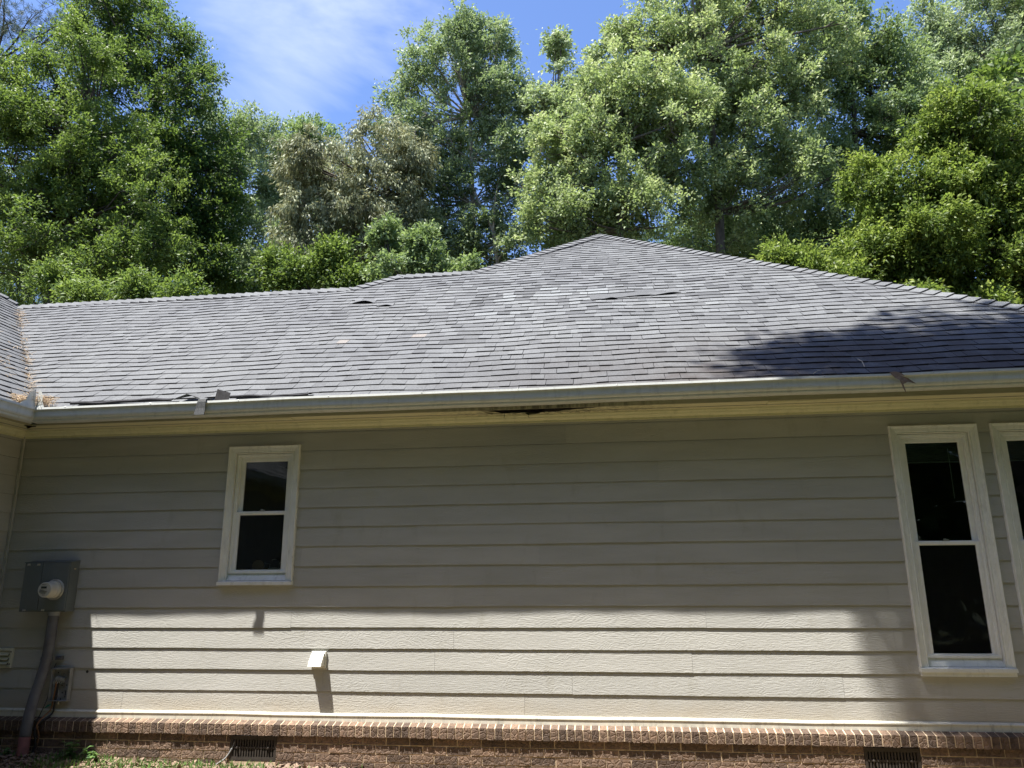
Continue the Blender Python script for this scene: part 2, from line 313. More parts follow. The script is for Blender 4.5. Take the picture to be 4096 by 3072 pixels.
# ------------------------------------------------------------------ ground
GZ = -0.45
def gz(x, y): return (-0.388 - 0.02 * (x + 4.2) if x < -3 else -0.412 - 0.045 * min(3, x + 3)) + 0.01 * math.sin(x * 2.1 + y) + 0.012 * math.sin(y * 3.3 - x * 1.3) - (0.02 * min(4, max(0, -y - 0.5)))
g = MB(); xs = [-600, -200, -60, -25, -14] + [-10 + 0.4 * i for i in range(51)] + [14, 25, 60, 200, 600]; ysg = [-600, -200, -60, -25, -12] + [-9 + 0.4 * i for i in range(24)] + [4, 10, 25, 60, 200, 600]
vs = [(x, y, gz(x, y) if abs(x) < 11 and -10 < y < 1 else GZ - 0.08) for y in ysg for x in xs]; nx = len(xs)
g.faces(vs, [(j * nx + i, j * nx + i + 1, (j + 1) * nx + i + 1, (j + 1) * nx + i) for j in range(len(ysg) - 1) for i in range(nx - 1)])
tag(g.build('ground', M['ground'], smooth=True), kind='structure')

# ------------------------------------------------------------------ the house
EX = 0.178; ZS = 2.585; YE, ZE, MM = -0.33, 2.735, 8.75 / 12; CC = 1 / math.hypot(1, MM); SN = MM * CC
XI = -5.78; XR = 5.45; WF = -8.0                                      # inner corner, right corner, wing front
house = empty('house', (0, 0, GZ), 'long single storey house with taupe lap siding, grey shingle roof and brown brick foundation', 'house')
def H(o):                                                               # parts keep their world place under the house empty
    o.parent = house; o.location = (0, 0, -GZ); return o
WIN = [dict(x0=-3.577, x1=-2.867, z0=1.098, z1=2.372, zm=1.735, kind=0), dict(x0=2.455, x1=3.172, z0=0.392, z1=2.384, zm=1.385, kind=1), dict(x0=3.281, x1=3.998, z0=0.392, z1=2.384, zm=1.385, kind=2)]
def clapboards(mb, x0, x1, wins, axis='y'):
    def P(u, z, o):   # o = depth behind the wall line
        return (u, o, z) if axis == 'y' else (XI - o, u, z)
    rows = 15
    for k in range(rows):
        za = EX * k; zb = min(EX * (k + 1), ZS)
        cuts = [x0]; x = x0 + random.uniform(0.4, 3.4)
        fixed = {12: [-0.82], 11: [-0.82 + 1.29], 8: [], 9: [2.0]}.get(k, [])
        while x < x1 - 0.5: cuts.append(x); x += 3.66 * random.choice([1, 1, 0.6])
        cuts.append(x1)
        for a, b in zip(cuts[:-1], cuts[1:]):
            t = random.random(); dz = random.uniform(-0.002, 0.002); st = random.uniform(-0.0015, 0.0015)
            segs = [(a + 0.0008, b - 0.0008, za + dz, zb + 0.012)]
            for w in wins:
                wx0, wx1, wz0, wz1 = w['x0'] + 0.03, w['x1'] - 0.03, w['z0'] + 0.03, w['z1'] - 0.03
                out = []
                for (p, q, r, s_) in segs:
                    if q <= wx0 or p >= wx1 or s_ <= wz0 or r >= wz1: out.append((p, q, r, s_)); continue
                    if p < wx0: out.append((p, wx0, r, s_))
                    if q > wx1: out.append((wx1, q, r, s_))
                    if r < wz0: out.append((max(p, wx0), min(q, wx1), r, wz0))
                    if s_ > wz1: out.append((max(p, wx0), min(q, wx1), wz1, s_))
                segs = out
            for p, q, r, s_ in segs:
                off = lambda z: st + 0.0100 * (z - za) / EX
                n = max(1, int((q - p) / 0.5)); bot = abs(r - (za + dz)) < 1e-6
                for i in range(n):
                    u, v_ = p + (q - p) * i / n, p + (q - p) * (i + 1) / n
                    wv = lambda X: 0.0012 * math.sin(X * 2.3 + k * 1.7) + 0.0008 * math.sin(X * 5.1 + k)
                    zu, zv = (r + wv(u), r + wv(v_)) if bot else (r, r)
                    mb.poly([P(u, zu, off(r)), P(v_, zv, off(r)), P(v_, s_, off(s_)), P(u, s_, off(s_))], t)
                    mb.poly([P(u - 0.002, r - 0.004, 0.021 + 0.0002 * (k % 2)), P(v_ + 0.002, r - 0.004, 0.021 + 0.0002 * (k % 2)), P(v_ + 0.002, s_, 0.023), P(u - 0.002, s_, 0.023)], t)
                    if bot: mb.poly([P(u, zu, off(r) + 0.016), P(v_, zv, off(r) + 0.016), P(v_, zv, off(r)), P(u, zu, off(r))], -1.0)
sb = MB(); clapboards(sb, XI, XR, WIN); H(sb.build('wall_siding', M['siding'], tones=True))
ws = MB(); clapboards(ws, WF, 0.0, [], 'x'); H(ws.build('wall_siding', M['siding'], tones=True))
ct = MB(); ct.box(XI, XI + 0.022, -0.024, 0.0, 0.0, ZS - 0.02); H(ct.build('corner_trim', M['siding'], tones=True))
# side and rear walls (closed volume)
rw = MB(); rw.poly([(XR, 0, GZ - 0.2), (XR, 10.6, GZ - 0.2), (XR, 10.6, ZS), (XR, 0, ZS)]); rw.poly([(XR, 10.6, GZ - 0.2), (-14, 10.6, GZ - 0.2), (-14, 10.6, ZS), (XR, 10.6, ZS)])
rw.poly([(-14, 10.6, GZ - 0.2), (-14, WF, GZ - 0.2), (-14, WF, ZS), (-14, 10.6, ZS)]); rw.poly([(-14, WF, GZ - 0.2), (XI, WF, GZ - 0.2), (XI, WF, ZS), (-14, WF, ZS)])
H(rw.build('rear_wall', M['siding'], tones=True))
# band flashing over the brick ledge
fb = MB()
def band(a, b, along):
    n = int(abs(b - a) / 0.35)
    for i in range(n):
        u, v_ = a + (b - a) * i / n, a + (b - a) * (i + 1) / n
        j = lambda X: 0.0022 * math.sin(X * 3.1) + 0.0012 * math.sin(X * 11)
        R = lambda X: [(-0.002, 0.006 + j(X)), (-0.027, -0.006 + j(X)), (-0.028, -0.014 + j(X)), (-0.023, -0.016), (-0.023, -0.062)]
        A, B = R(u), R(v_)
        for k in range(4):
            q = [(u, *A[k]), (v_, *B[k]), (v_, *B[k + 1]), (u, *A[k + 1])]
            if along == 'x': fb.poly(q[::-1])
            else: fb.poly([(XI - p[1], p[0], p[2]) for p in q])
band(XI, XR, 'x'); band(WF, 0.0, 'y'); H(fb.build('ledge_flashing', M['flash']))
# brick foundation
FV = [(-3.31, -2.885), (1.93, 2.352)]
def brick_wall(axis, a, b, fvs):
    mo, br, rl = MB(), MB(), MB()
    T = (lambda u, o, z: (u, o, z)) if axis == 'x' else (lambda u, o, z: (XI - o, u, z))
    def bx(mb, u0, u1, o0, o1, z0, z1, t=0.5, slope=0.0, jit=0.0, bev=0.003):
        q = [(u0, o0, z0), (u1, o0, z0), (u1, o1, z0 + slope), (u0, o1, z0 + slope), (u0, o0, z1), (u1, o0, z1), (u1, o1, z1 + slope), (u0, o1, z1 + slope)]
        if jit: q = [(p[0] + random.uniform(-jit, jit), p[1] + random.uniform(-jit, jit), p[2] + random.uniform(-jit, jit)) for p in q]
        mb.faces([T(*p) for p in q], [(0, 3, 2, 1), (4, 5, 6, 7), (0, 1, 5, 4), (1, 2, 6, 5), (2, 3, 7, 6), (3, 0, 4, 7)], t)
    # rowlock ledge: one brick on edge beside the next, sloping outward
    u = a + 0.004
    while u < b:
        w = 0.0565 + random.uniform(-0.002, 0.002); pr = random.uniform(-0.003, 0.0015)
        bx(rl, u, min(u + w, b), -0.103 + pr, 0.02, -0.166 + random.uniform(-.003, .003), -0.079, random.random() ** 1.2, 0.030, 0.0012); u += w + 0.0102
    bx(mo, a, b, -0.0985, 0.02, -0.162, -0.0812, 0.5, 0.030)
    # running bond below
    gaps = sorted(fvs); spans = []; s0 = a
    for p, q in gaps: spans.append((s0, p)); s0 = q
    spans.append((s0, b))
    for (p, q) in spans: bx(mo, p, q, -0.0745, 0.05, -0.9, -0.160)
    for (p, q) in gaps: bx(mo, p, q, -0.0745, 0.05, -0.9, -0.378)
    for c in range(8):
        z1 = -0.168 - 0.0675 * c; z0 = z1 - 0.0575; u = a - (0.1 if c % 2 else 0) + random.uniform(-.01, .01)
        while u < b:
            e = u + 0.193; segs = [(max(u, a), min(e, b))]
            if z1 > -0.38:
                for (p, q) in gaps:
                    segs = [s_ for (x, y) in segs for s_ in ([(x, y)] if y <= p or x >= q else [(x, p)] * (x < p) + [(q, y)] * (y > q))]
            t = random.random(); pr = random.uniform(-0.002, 0.003)
            for x, y in segs:
                if y - x > 0.015: bx(br, x, y, -0.0805 + pr, -0.04, z0 + random.uniform(-.001, .001), z1, t, 0, 0.0012)
            u = e + 0.0105
    H(mo.build('mortar_bed', M['mortar'])); H(rl.build('brick_ledge', M['brick'], tones=True)); H(br.build('foundation_wall', M['brick'], tones=True))
brick_wall('x', XI, XR, FV); brick_wall('y', WF, -0.1, [])

# windows
def window(w):
    x0, x1, z0, z1, zm, kind = w['x0'], w['x1'], w['z0'], w['z1'], w['zm'], w['kind']
    cs = MB(); zc = z0 + 0.02
    cs.frame(x0, x1, zc, z1, [(0, 0.012), (0, -0.026), (0.004, -0.031), (0.010, -0.031), (0.013, -0.025), (0.019, -0.025), (0.022, -0.020), (0.050, -0.016), (0.058, -0.010), (0.062, -0.014), (0.068, -0.014), (0.070, 0.03)], bottom=False)
    o = H(cs.build('window_casing', M['casing'])); cs = MB()
    win = bpy.data.objects.new('window', None); win.empty_display_size = 0.1; win.location = ((x0 + x1) / 2, 0, z0); link(win)
    H(win); win.location = ((x0 + x1) / 2, 0, z0 - GZ)
    def C(ob): ob.parent = win; ob.location = (-(x0 + x1) / 2, 0, -z0); return ob
    C(o)
    # jamb frame stepping back to the sashes
    jf = MB(); jf.frame(x0, x1, z0 + 0.018, z1, [(0.070, 0.03), (0.074, 0.012), (0.092, 0.012), (0.094, 0.020), (0.104, 0.020), (0.104, 0.075)]); C(jf.build('window_frame', M['vinyl']))
    # sill with its own nosing
    si = MB(); si.faces([(x0 - 0.004, -0.042, z0 + 0.014), (x1 + 0.004, -0.042, z0 + 0.014), (x1 + 0.004, 0.02, z0 + 0.026), (x0 - 0.004, 0.02, z0 + 0.026), (x0 - 0.004, -0.042, z0 - 0.014), (x1 + 0.004, -0.042, z0 - 0.014), (x1 + 0.004, 0.02, z0 - 0.014), (x0 - 0.004, 0.02, z0 - 0.014)],
             [(0, 1, 2, 3), (7, 6, 5, 4), (4, 5, 1, 0), (5, 6, 2, 1), (7, 4, 0, 3)])
    si.poly([(x0 + 0.07, -0.0, z0 + 0.0262), (x1 - 0.07, -0.0, z0 + 0.0262), (x1 - 0.07, 0.03, z0 + 0.088), (x0 + 0.07, 0.03, z0 + 0.088)])
    if kind: si.box(x0 + 0.002, x1 - 0.002, -0.030, 0.004, z0 - 0.046, z0 - 0.0145)
    C(si.build('window_sill', M['casing']))
    ix0, ix1 = x0 + 0.104, x1 - 0.104; zt = z1 - 0.104; zb = z0 + 0.088
    def sash(za, zb_, y, r=0.034):
        m_ = MB(); m_.frame(ix0, ix1, za, zb_, [(0, y + 0.03), (0, y), (0.004, y - 0.003), (r - 0.008, y - 0.003), (r - 0.004, y + 0.002), (r, y + 0.002), (r, y + 0.016)])
        return C(m_.build('sash', M['vinyl']))
    sash(zm - 0.016, zt, 0.050, 0.040); sash(zb, zm + 0.018, 0.026, 0.032)
    gp = MB(); gp.poly([(ix0 + 0.038, 0.062, zm), (ix1 - 0.038, 0.062, zm), (ix1 - 0.038, 0.062, zt - 0.038), (ix0 + 0.038, 0.062, zt - 0.038)]); C(gp.build('upper_pane', M['glass']))
    gp = MB(); gp.poly([(ix0 + 0.03, 0.040, zb + 0.03), (ix1 - 0.03, 0.040, zb + 0.03), (ix1 - 0.03, 0.040, zm), (ix0 + 0.03, 0.040, zm)]); C(gp.build('lower_pane', M['glass']))
    sc = MB(); sc.poly([(ix0 + 0.028, 0.034, zb + 0.028), (ix1 - 0.028, 0.034, zb + 0.028), (ix1 - 0.028, 0.034, zm - 0.012), (ix0 + 0.028, 0.034, zm - 0.012)]); C(sc.build('insect_screen', M['screen']))
    lk = MB(); lk.box(-0.028, 0.024, 0.026, 0.048, 0, 0.008); lk.box(-0.012, 0.02, 0.030, 0.044, 0.008, 0.017); lk.box(-0.02, 0.0, 0.034, 0.04, 0.012, 0.022)
    for i, v in enumerate(lk.v): lk.v[i] = (v[0] + (x0 + x1) / 2, v[1], v[2] + zm + 0.018)
    C(lk.build('sash_lock', M['chrome']))
    # room behind
    rm = MB(); a, b, c, d, e, f = ix0 - 0.25, ix1 + 0.25, 0.09, 2.3, z0 - 0.3, z1 + 0.02
    a, b = max(a, x0 + 0.01 - (0.0 if kind else 0.2)), min(b, x1 - 0.01 + (0 if kind else 0.2))
    rm.poly([(a, d, e), (b, d, e), (b, d, f), (a, d, f)]); rm.poly([(a, c, e), (a, d, e), (a, d, f), (a, c, f)]); rm.poly([(b, d, e), (b, c, e), (b, c, f), (b, d, f)])
    rm.poly([(a, c, f), (a, d, f), (b, d, f), (b, c, f)]); rm.poly([(a, c, e), (b, c, e), (b, d, e), (a, d, e)])
    for p, q, r_, s_ in ((a, ix0, e, f), (ix1, b, e, f), (ix0, ix1, e, zb), (ix0, ix1, zt, f)): rm.poly([(p, c, r_), (q, c, r_), (q, c, s_), (p, c, s_)])
    C(rm.build('room_lining', M['room']))
    if kind:
        bl = MB(); n = 11
        for i in range(n):
            zz = zt - 0.035 - i * 0.0145; bl.faces([(ix0 + 0.01, 0.082, zz), (ix1 - 0.01, 0.082, zz), (ix1 - 0.01, 0.105, zz - 0.010), (ix0 + 0.01, 0.105, zz - 0.010), (ix0 + 0.01, 0.082, zz - 0.003), (ix1 - 0.01, 0.082, zz - 0.003)], [(0, 1, 2, 3), (4, 5, 1, 0)])
        bl.box(ix0 + 0.01, ix1 - 0.01, 0.084, 0.11, zt - 0.21, zt - 0.198); C(bl.build('blind', M['blind']))
        wd = MB(); wd.tube([(ix1 - 0.115, 0.08, zt - 0.09), (ix1 - 0.118, 0.08, zt - 0.52)], 0.0035, 6); C(wd.build('blind_wand', M['tray']))
    else:
        pass
    return win
for w in WIN: w['ob'] = window(w)
WIN[0]['ob']['label'] = 'small window left of centre'; WIN[1]['ob']['label'] = 'tall narrow window with raised blind'; WIN[2]['ob']['label'] = 'tall window cut by the right edge'
# things standing on the inside sill of the small window
def slab_disc(mb, cx, cz, y0, y1, rx, rz, n=24):
    a = [(cx + rx * math.cos(2 * math.pi * i / n), y0, cz + rz * math.sin(2 * math.pi * i / n)) for i in range(n)]; b = [(p[0], y1, p[2]) for p in a]
    mb.faces(a + b, [tuple(range(n))[::-1], tuple(range(n, 2 * n))] + [(i, (i + 1) % n, n + (i + 1) % n, n + i) for i in range(n)])
bd = MB(); slab_disc(bd, -3.245, 1.245, 0.070, 0.084, 0.058, 0.064); bd.box(-3.21, -3.12, 0.071, 0.083, 1.19, 1.235)
tag(bd.build('cutting_board', M['tan']), 'round tan wooden board leaning inside the small window', 'board')
ty = MB(); slab_disc(ty, -3.09, 1.228, 0.066, 0.12, 0.055, 0.010)
o = tag(ty.build('dish_rack', M['tray']), 'white dish with shiny wire loops inside the small window', 'dish rack')
for pts in ([(-3.135, 0.08, 1.225), (-3.132, 0.08, 1.27), (-3.185, 0.08, 1.282)], [(-3.045, 0.08, 1.225), (-3.042, 0.08, 1.28), (-2.995, 0.08, 1.292)], [(-3.09 + 0.05 * math.cos(t), 0.09, 1.27 + 0.045 * math.sin(t)) for t in [2.2, 1.9, 1.6, 1.3]]):
    wr = MB(); wr.tube(pts, 0.0034, 6); wr.build('wire', M['wire'], o)

# ------------------------------------------------------------------ eaves
def eave(axis, a, b):
    """fascia, soffit, moulding and gutter along one eave; u runs along it, o is the distance out (negative y)"""
    T = (lambda u, o, z: (u, -o, z)) if axis == 'x' else (lambda u, o, z: (XI + o, u, z))
    hole = lambda u: 0.0
    if axis == 'x':
        def hole(u):
            if u < -1.10 or u > 0.10: return 0.0
            if u < -0.86: w = (u + 1.10) / 0.24
            elif u < -0.50: w = 1.0
            elif u < -0.40: w = 1.0 - 0.25 * (u + 0.50) / 0.10
            else: w = 0.75 * (0.10 - u) / 0.50
            return max(0.0, w * 0.16 + 0.010 * math.sin(u * 60) * w + 0.006 * math.sin(u * 143) * w)
    us = [a]; st = 0.25
    while us[-1] < b - 1e-6: us.append(min(b, us[-1] + (0.02 if axis == 'x' and -1.15 < us[-1] < 0.12 else st)))
    def mitre(u, o):  # run ends at the mitre in the inner corner
        if axis == 'x' and abs(u - a) < 1e-6: return XI + o
        if axis == 'y' and abs(u - b) < 1e-6: return -o
        return u
    def sweep(prof, name, mt, fn=None, smooth=False):
        mb = MB()
        for u, v_ in zip(us[:-1], us[1:]):
            for k in range(len(prof) - 1):
                (o0, z0), (o1, z1) = prof[k], prof[k + 1]
                d = (lambda U, o, z: fn(U, o, z)) if fn else (lambda U, o, z: (o, z))
                q = []
                for U, o_, z_ in ((u, o0, z0), (v_, o0, z0), (v_, o1, z1), (u, o1, z1)):
                    oo, zz = d(U, o_, z_); q.append(T(mitre(U, oo), oo, zz))
                mb.poly(q if axis == 'y' else q[::-1])
        return H(mb.build(name, mt, smooth=smooth))
    # soffit with the rotten opening next to the fascia
    sweep([(0.0, ZS), (0.135, ZS)], 'soffit', M['soffit'])
    so_ = MB()
    for u, v_ in zip(us[:-1], us[1:]):
        A = T(mitre(u, 0.138), 0.138, ZS + 0.003); B = T(mitre(v_, 0.138), 0.138, ZS + 0.003); Cc = T(mitre(v_, 0.30), 0.30 - hole(v_), ZS + 0.003 - 0.05 * hole(v_)); D = T(mitre(u, 0.30), 0.30 - hole(u), ZS + 0.003 - 0.05 * hole(u))
        so_.poly([A, B, Cc, D] if axis == 'y' else [D, Cc, B, A])
    H(so_.build('soffit', M['soffit']))
    dk = MB(); dk.poly([T(mitre(a, 0.0), 0.0, ZS + 0.12), T(b if axis == 'x' else mitre(b, 0), 0.0, ZS + 0.12), T(b if axis == 'x' else mitre(b, 0.3), 0.31, ZS + 0.05), T(mitre(a, .3), 0.31, ZS + 0.05)]); H(dk.build('roof_deck', M['dark']))
    sweep([(0.298, ZS + 0.02), (0.298, ZS - 0.004), (0.320, ZS - 0.004), (0.320, ZE + 0.005)], 'fascia', M['fascia'])
    sweep([(0.060, ZS - 0.001), (0.058, ZS - 0.012), (0.046, ZS - 0.020), (0.040, ZS - 0.034), (0.026, ZS - 0.046), (0.014, ZS - 0.052), (0.014, ZS - 0.070), (-0.002, ZS - 0.070)], 'bed_moulding', M['bed'])
    lip = 0.442
    def sag(U, o, z):
        f = max(0, (o - 0.33) / 0.11)
        dz = (0.0031 * (U + 3.2) + 0.0022 * math.sin(U * 1.7) + 0.0014 * math.sin(U * 4.3 + 1)) if axis == 'x' else -0.008
        return o + f * ((0.003 * math.sin(U * 2.3) + 0.0015 * math.sin(U * 9)) if axis == 'x' else 0), z - 0.004 + dz
    zt = 2.738
    sweep([(lip - 0.014, zt - 0.006), (lip - 0.014, zt), (lip, zt + 0.001), (lip + 0.002, zt - 0.019), (lip - 0.003, zt - 0.021), (lip - 0.009, zt - 0.028), (lip - 0.013, zt - 0.042), (lip - 0.0145, zt - 0.058), (lip - 0.0135, zt - 0.072),
           (lip - 0.015, zt - 0.086), (lip - 0.021, zt - 0.098), (lip - 0.032, zt - 0.106), (lip - 0.036, zt - 0.109), (lip - 0.036, zt - 0.119), (lip - 0.040, zt - 0.126), (lip - 0.052, zt - 0.131), (0.322, zt - 0.131), (0.322, zt - 0.004)], 'gutter', M['gutter'], sag)
    # hanger screw heads
    u = a + 0.75
    while u < b - 0.2:
        sc = MB(); p = T(u, lip + 0.003, zt - 0.009 + (0.0031 * (u + 3.2) if axis == 'x' else -.01))
        for k in range(8):
            t0, t1 = 2 * math.pi * k / 8, 2 * math.pi * (k + 1) / 8; r_ = 0.0055
            if axis == 'x': sc.poly([(p[0], p[1] - 0.004, p[2]), (p[0] + r_ * math.cos(t0), p[1], p[2] + r_ * math.sin(t0)), (p[0] + r_ * math.cos(t1), p[1], p[2] + r_ * math.sin(t1))])
            else: sc.poly([(p[0] + 0.004, p[1], p[2]), (p[0], p[1] + r_ * math.cos(t0), p[2] + r_ * math.sin(t0)), (p[0], p[1] + r_ * math.cos(t1), p[2] + r_ * math.sin(t1))])
        H(sc.build('gutter_screw', M['chrome'])); u += 0.86
eave('x', XI, XR + 0.3); eave('y', WF, 0.0)
# soffit patches and a splintered flap hanging out of the opening
for q in ((-3.42, -3.245), (-3.238, -2.88), (1.42, 1.90)): pt = MB(); pt.box(q[0], q[1], -0.262, -0.170, ZS - 0.004, ZS + 0.002); H(pt.build('soffit_patch', M['bed']))
fl = MB()
fl.poly([(-0.71, -0.135, ZS), (-0.52, -0.175, ZS), (-0.57, -0.20, ZS - 0.022), (-0.67, -0.165, ZS - 0.028)]); H(fl.build('splintered_soffit', M['fascia'])); fl = MB(); fl.poly([(-1.08, -0.245, ZS), (-0.97, -0.155, ZS), (-1.0, -0.175, ZS - 0.016)])
H(fl.build('splintered_soffit', M['fascia'])); fl = MB(); fl.tube([(-0.885, -0.15, ZS), (-0.888, -0.152, ZS - 0.03), (-0.893, -0.15, ZS - 0.045)], 0.003, 5); H(fl.build('splintered_soffit', M['fascia'])); fl = MB(); fl.tube([(-0.66, -0.14, ZS - 0.01), (-0.672, -0.15, ZS - 0.04), (-0.66, -0.15, ZS - 0.05)], 0.003, 5)
H(fl.build('splintered_soffit', M['fascia']))
# splash guard folded into the inner gutter corner
zt = 2.722; cx, cy = XI + 0.436, -0.436; sg = MB()
R_ = [(0, 0.0), (0.085, 0.0), (0.082, 0.02), (0.062, 0.06), (0.055, 0.085), (0.05, 0.12), (0.028, 0.165), (0, 0.192)]
R2 = [(0, 0.0), (0.20, 0.0), (0.165, 0.035), (0.12, 0.06), (0.10, 0.10), (0.075, 0.14), (0.03, 0.172), (0, 0.192)]
for prof, dr in ((R_, 'x'), (R2, 'y')):
    f = (lambda u, z, y=0.0: (cx + u, cy + y + 0.1 * z, zt + z)) if dr == 'x' else (lambda u, z, y=0.0: (cx - 0.1 * z - y, cy - u, zt + z))
    for (u0, z0), (u1, z1) in zip(prof[:-1], prof[1:]):
        mid = (0.03, 0.09)
        sg.poly([f(*mid, y=0.012), f(u0, z0), f(u1, z1)])
    sg.poly([f(*mid, y=0.012), f(0, 0.192), f(0, 0)])
for dr in 'xy':
    n_ = 0.11 if dr == 'x' else 0.20
    q = [(cx, cy - 0.008, zt + 0.004), (cx + n_, cy - 0.008, zt + 0.004), (cx + n_, cy - 0.008, zt - 0.016), (cx, cy - 0.008, zt - 0.016)] if dr == 'x' else [(cx + 0.008, cy, zt + 0.004), (cx + 0.008, cy - n_, zt + 0.004), (cx + 0.008, cy - n_, zt - 0.016), (cx + 0.008, cy, zt - 0.016)]
    sg.poly(q)
H(sg.build('splash_guard', M['gutter']))

# ------------------------------------------------------------------ roof
def clip(poly, a, b, c):
    """keep a*u + b*s <= c"""
    out = []
    for i in range(len(poly)):
        p, q = poly[i], poly[(i + 1) % len(poly)]; dp_, dq = a * p[0] + b * p[1] - c, a * q[0] + b * q[1] - c
        if dp_ <= 0: out.append(p)
        if dp_ * dq < 0: t = dp_ / (dp_ - dq); out.append((p[0] + (q[0] - p[0]) * t, p[1] + (q[1] - p[1]) * t))
    return out
XE = XI + 0.33
def PF(u, s, h=0.0): return (u, YE + s * CC - SN * h, ZE + s * SN + CC * h)
def PW(u, s, h=0.0): return (XE - s * CC + SN * h, u, ZE + s * SN + CC * h)
def wob(u, s): return 0.006 * math.sin(u * 1.9 + s * 0.8) + 0.004 * math.sin(u * 4.7 - s * 1.9) + 0.003 * math.sin(u * 9.1 + s * 5.3)
def shingles(PT, u0, u1, smax, regions, contrast, name):
    mb = MB(); EXP = 0.1435; i = 0
    s = -0.035
    while s < smax:
        e = EXP if i else EXP * 1.15
        u = u0 - random.uniform(0, 0.3); k = 0
        base_t = random.uniform(-0.04, 0.04)
        while u < u1:
            w = random.choice([0.09, 0.12, 0.15, 0.19, 0.26]) * random.uniform(0.85, 1.15)
            thick = 0.0150 if k % 2 == 0 else 0.0100
            k += 1
            if random.random() < 0.25: thick = 0.0125
            ds = random.uniform(-0.0018, 0.0018) + (0.004 if thick < 0.011 else 0.0)
            c = contrast(u + w / 2, s)
            t = 0.52 + base_t * 0.5 + random.gauss(0, 0.055) + c * random.choice([-0.25, 0, 0, 0.30, 0.36])
            t = min(0.97, max(0.22, t))
            if name == 'main' and -3.4 < u < -1.9 and 1.45 < s < 1.75 and random.random() < 0.12: t = 1.0
            gap = 0.0 if random.random() < 0.45 else random.choice([0.0015, 0.0025, 0.005])
            rect = [(u + gap, s + ds), (u + w, s + ds), (u + w, s + e + 0.012), (u + gap, s + e + 0.012)]
            for rg in regions:
                pl = rect
                for cond in rg:
                    if len(pl) < 3: break
                    pl = clip(pl, *cond)
                if len(pl) < 3: continue
                hh = lambda p: wob(p[0], p[1]) + 0.002 + (thick - 0.002) * max(0.0, 1 - (p[1] - s - ds) / e) + 0.0
                top = [PT(p[0], p[1], hh(p)) for p in pl]; mb.poly(top, t)
                n = len(pl)
                for j in range(n):
                    p, q = pl[j], pl[(j + 1) % n]
                    if abs(p[1] - s - ds) < 1e-6 and abs(q[1] - s - ds) < 1e-6 or abs(p[0] - q[0]) < 1e-6:
                        mb.poly([PT(p[0], p[1], hh(p)), PT(q[0], q[1], hh(q)), PT(q[0], q[1], wob(*q) - 0.006), PT(p[0], p[1], wob(*p) - 0.006)][::-1], 0.0)
            u += w
        s += e; i += 1
    return H(mb.build('roof_shingles', M['shingle'], tones=True))
R1, R2_, R3 = 3.0, 3.5, 5.36                                           # plan y of the ridges and the peak
val = (-1, -CC, -XE); hipr = (1, CC, 5.43 - YE)
def cap(y): return (0, CC, y - YE)
regs = [[val, (1, 0, -3.5), cap(R1)], [val, (-1, 0, 3.5), (1, 0, -3.0), (-1, CC, R1 + 3.5 - YE)], [(-1, 0, 3.0), (1, 0, -1.81), cap(R2_)], [(-1, 0, 1.81), (-1, CC, R2_ + 1.81 - YE), hipr]]
def contr(u, s):
    a = math.exp(-((u + 0.6) / 2.2) ** 2 - ((s - 3.3) / 1.8) ** 2) * 1.0
    return 0.12 + 0.9 * a + (0.25 if u > 1 else 0)
shingles(PF, -9.1, 5.8, (R3 - YE) / CC, regs, contr, 'main')
wing_reg = [[(1, -CC, YE + 0.0), (1, CC, 6.42), (0, CC, 5.6)]]
shingles(PW, WF, 3.5, 5.6 / CC, wing_reg, lambda u, s: 0.05, 'wing')
# back slopes and the far side of the wing, all one skin under the shingles
bk = MB(); zf = lambda y: ZE + MM * (y - YE) - 0.012
def bq(*pts): bk.poly([(x, y, z) for x, y, z in pts])
z1, z2, z3 = zf(R1), zf(R2_), zf(R3)
bq((-14.5, R1, z1), (-3.5, R1, z1), (-3.5, 6.33, ZE), (-14.5, 6.33, ZE)); bq((-3.0, R2_, z2), (-6.83, YE, ZE), (-6.83, 7.33, ZE))
bq((-3.0, R2_, z2), (-6.83, 7.33, ZE), (-1.0, 7.33, ZE), (-1.0, R2_, z2)); bq((0.07, R3, z3), (-5.62, YE, ZE - 0.012), (-5.62, 11.05, ZE))
bq((0.07, R3, z3), (-5.62, 11.05, ZE), (5.76, 11.05, ZE)); bq((0.07, R3, z3), (5.76, 11.05, ZE), (5.76, YE, ZE))
zw = ZE + MM * 5.6; xw = XE - 5.6; bq((xw, 0.82, zw), (xw - 5.6, 6.42, ZE), (XE - 0.0, 6.42, ZE)); bq((xw, 0.82, zw), (xw, WF + 5.3, zw), (xw - 5.6, WF - 0.3, ZE), (xw - 5.6, 6.42, ZE)); bq((xw, WF + 5.3, zw), (XE, WF - 0.3, ZE), (xw - 5.6, WF - 0.3, ZE))
# deck just under the visible shingles
for rg, U0, U1, PT in [(r, -9.1, 5.8, PF) for r in regs] + [(wing_reg[0], WF - 0.3, 3.5, PW)]:
    pl = [(U0, -0.02), (U1, -0.02), (U1, 7.2), (U0, 7.2)]
    for c in rg:
        if len(pl) > 2: pl = clip(pl, *c)
    if len(pl) > 2: bk.poly([PT(p[0], p[1], -0.02) for p in pl])
H(bk.build('rear_roof', M['shingle'], tones=True))
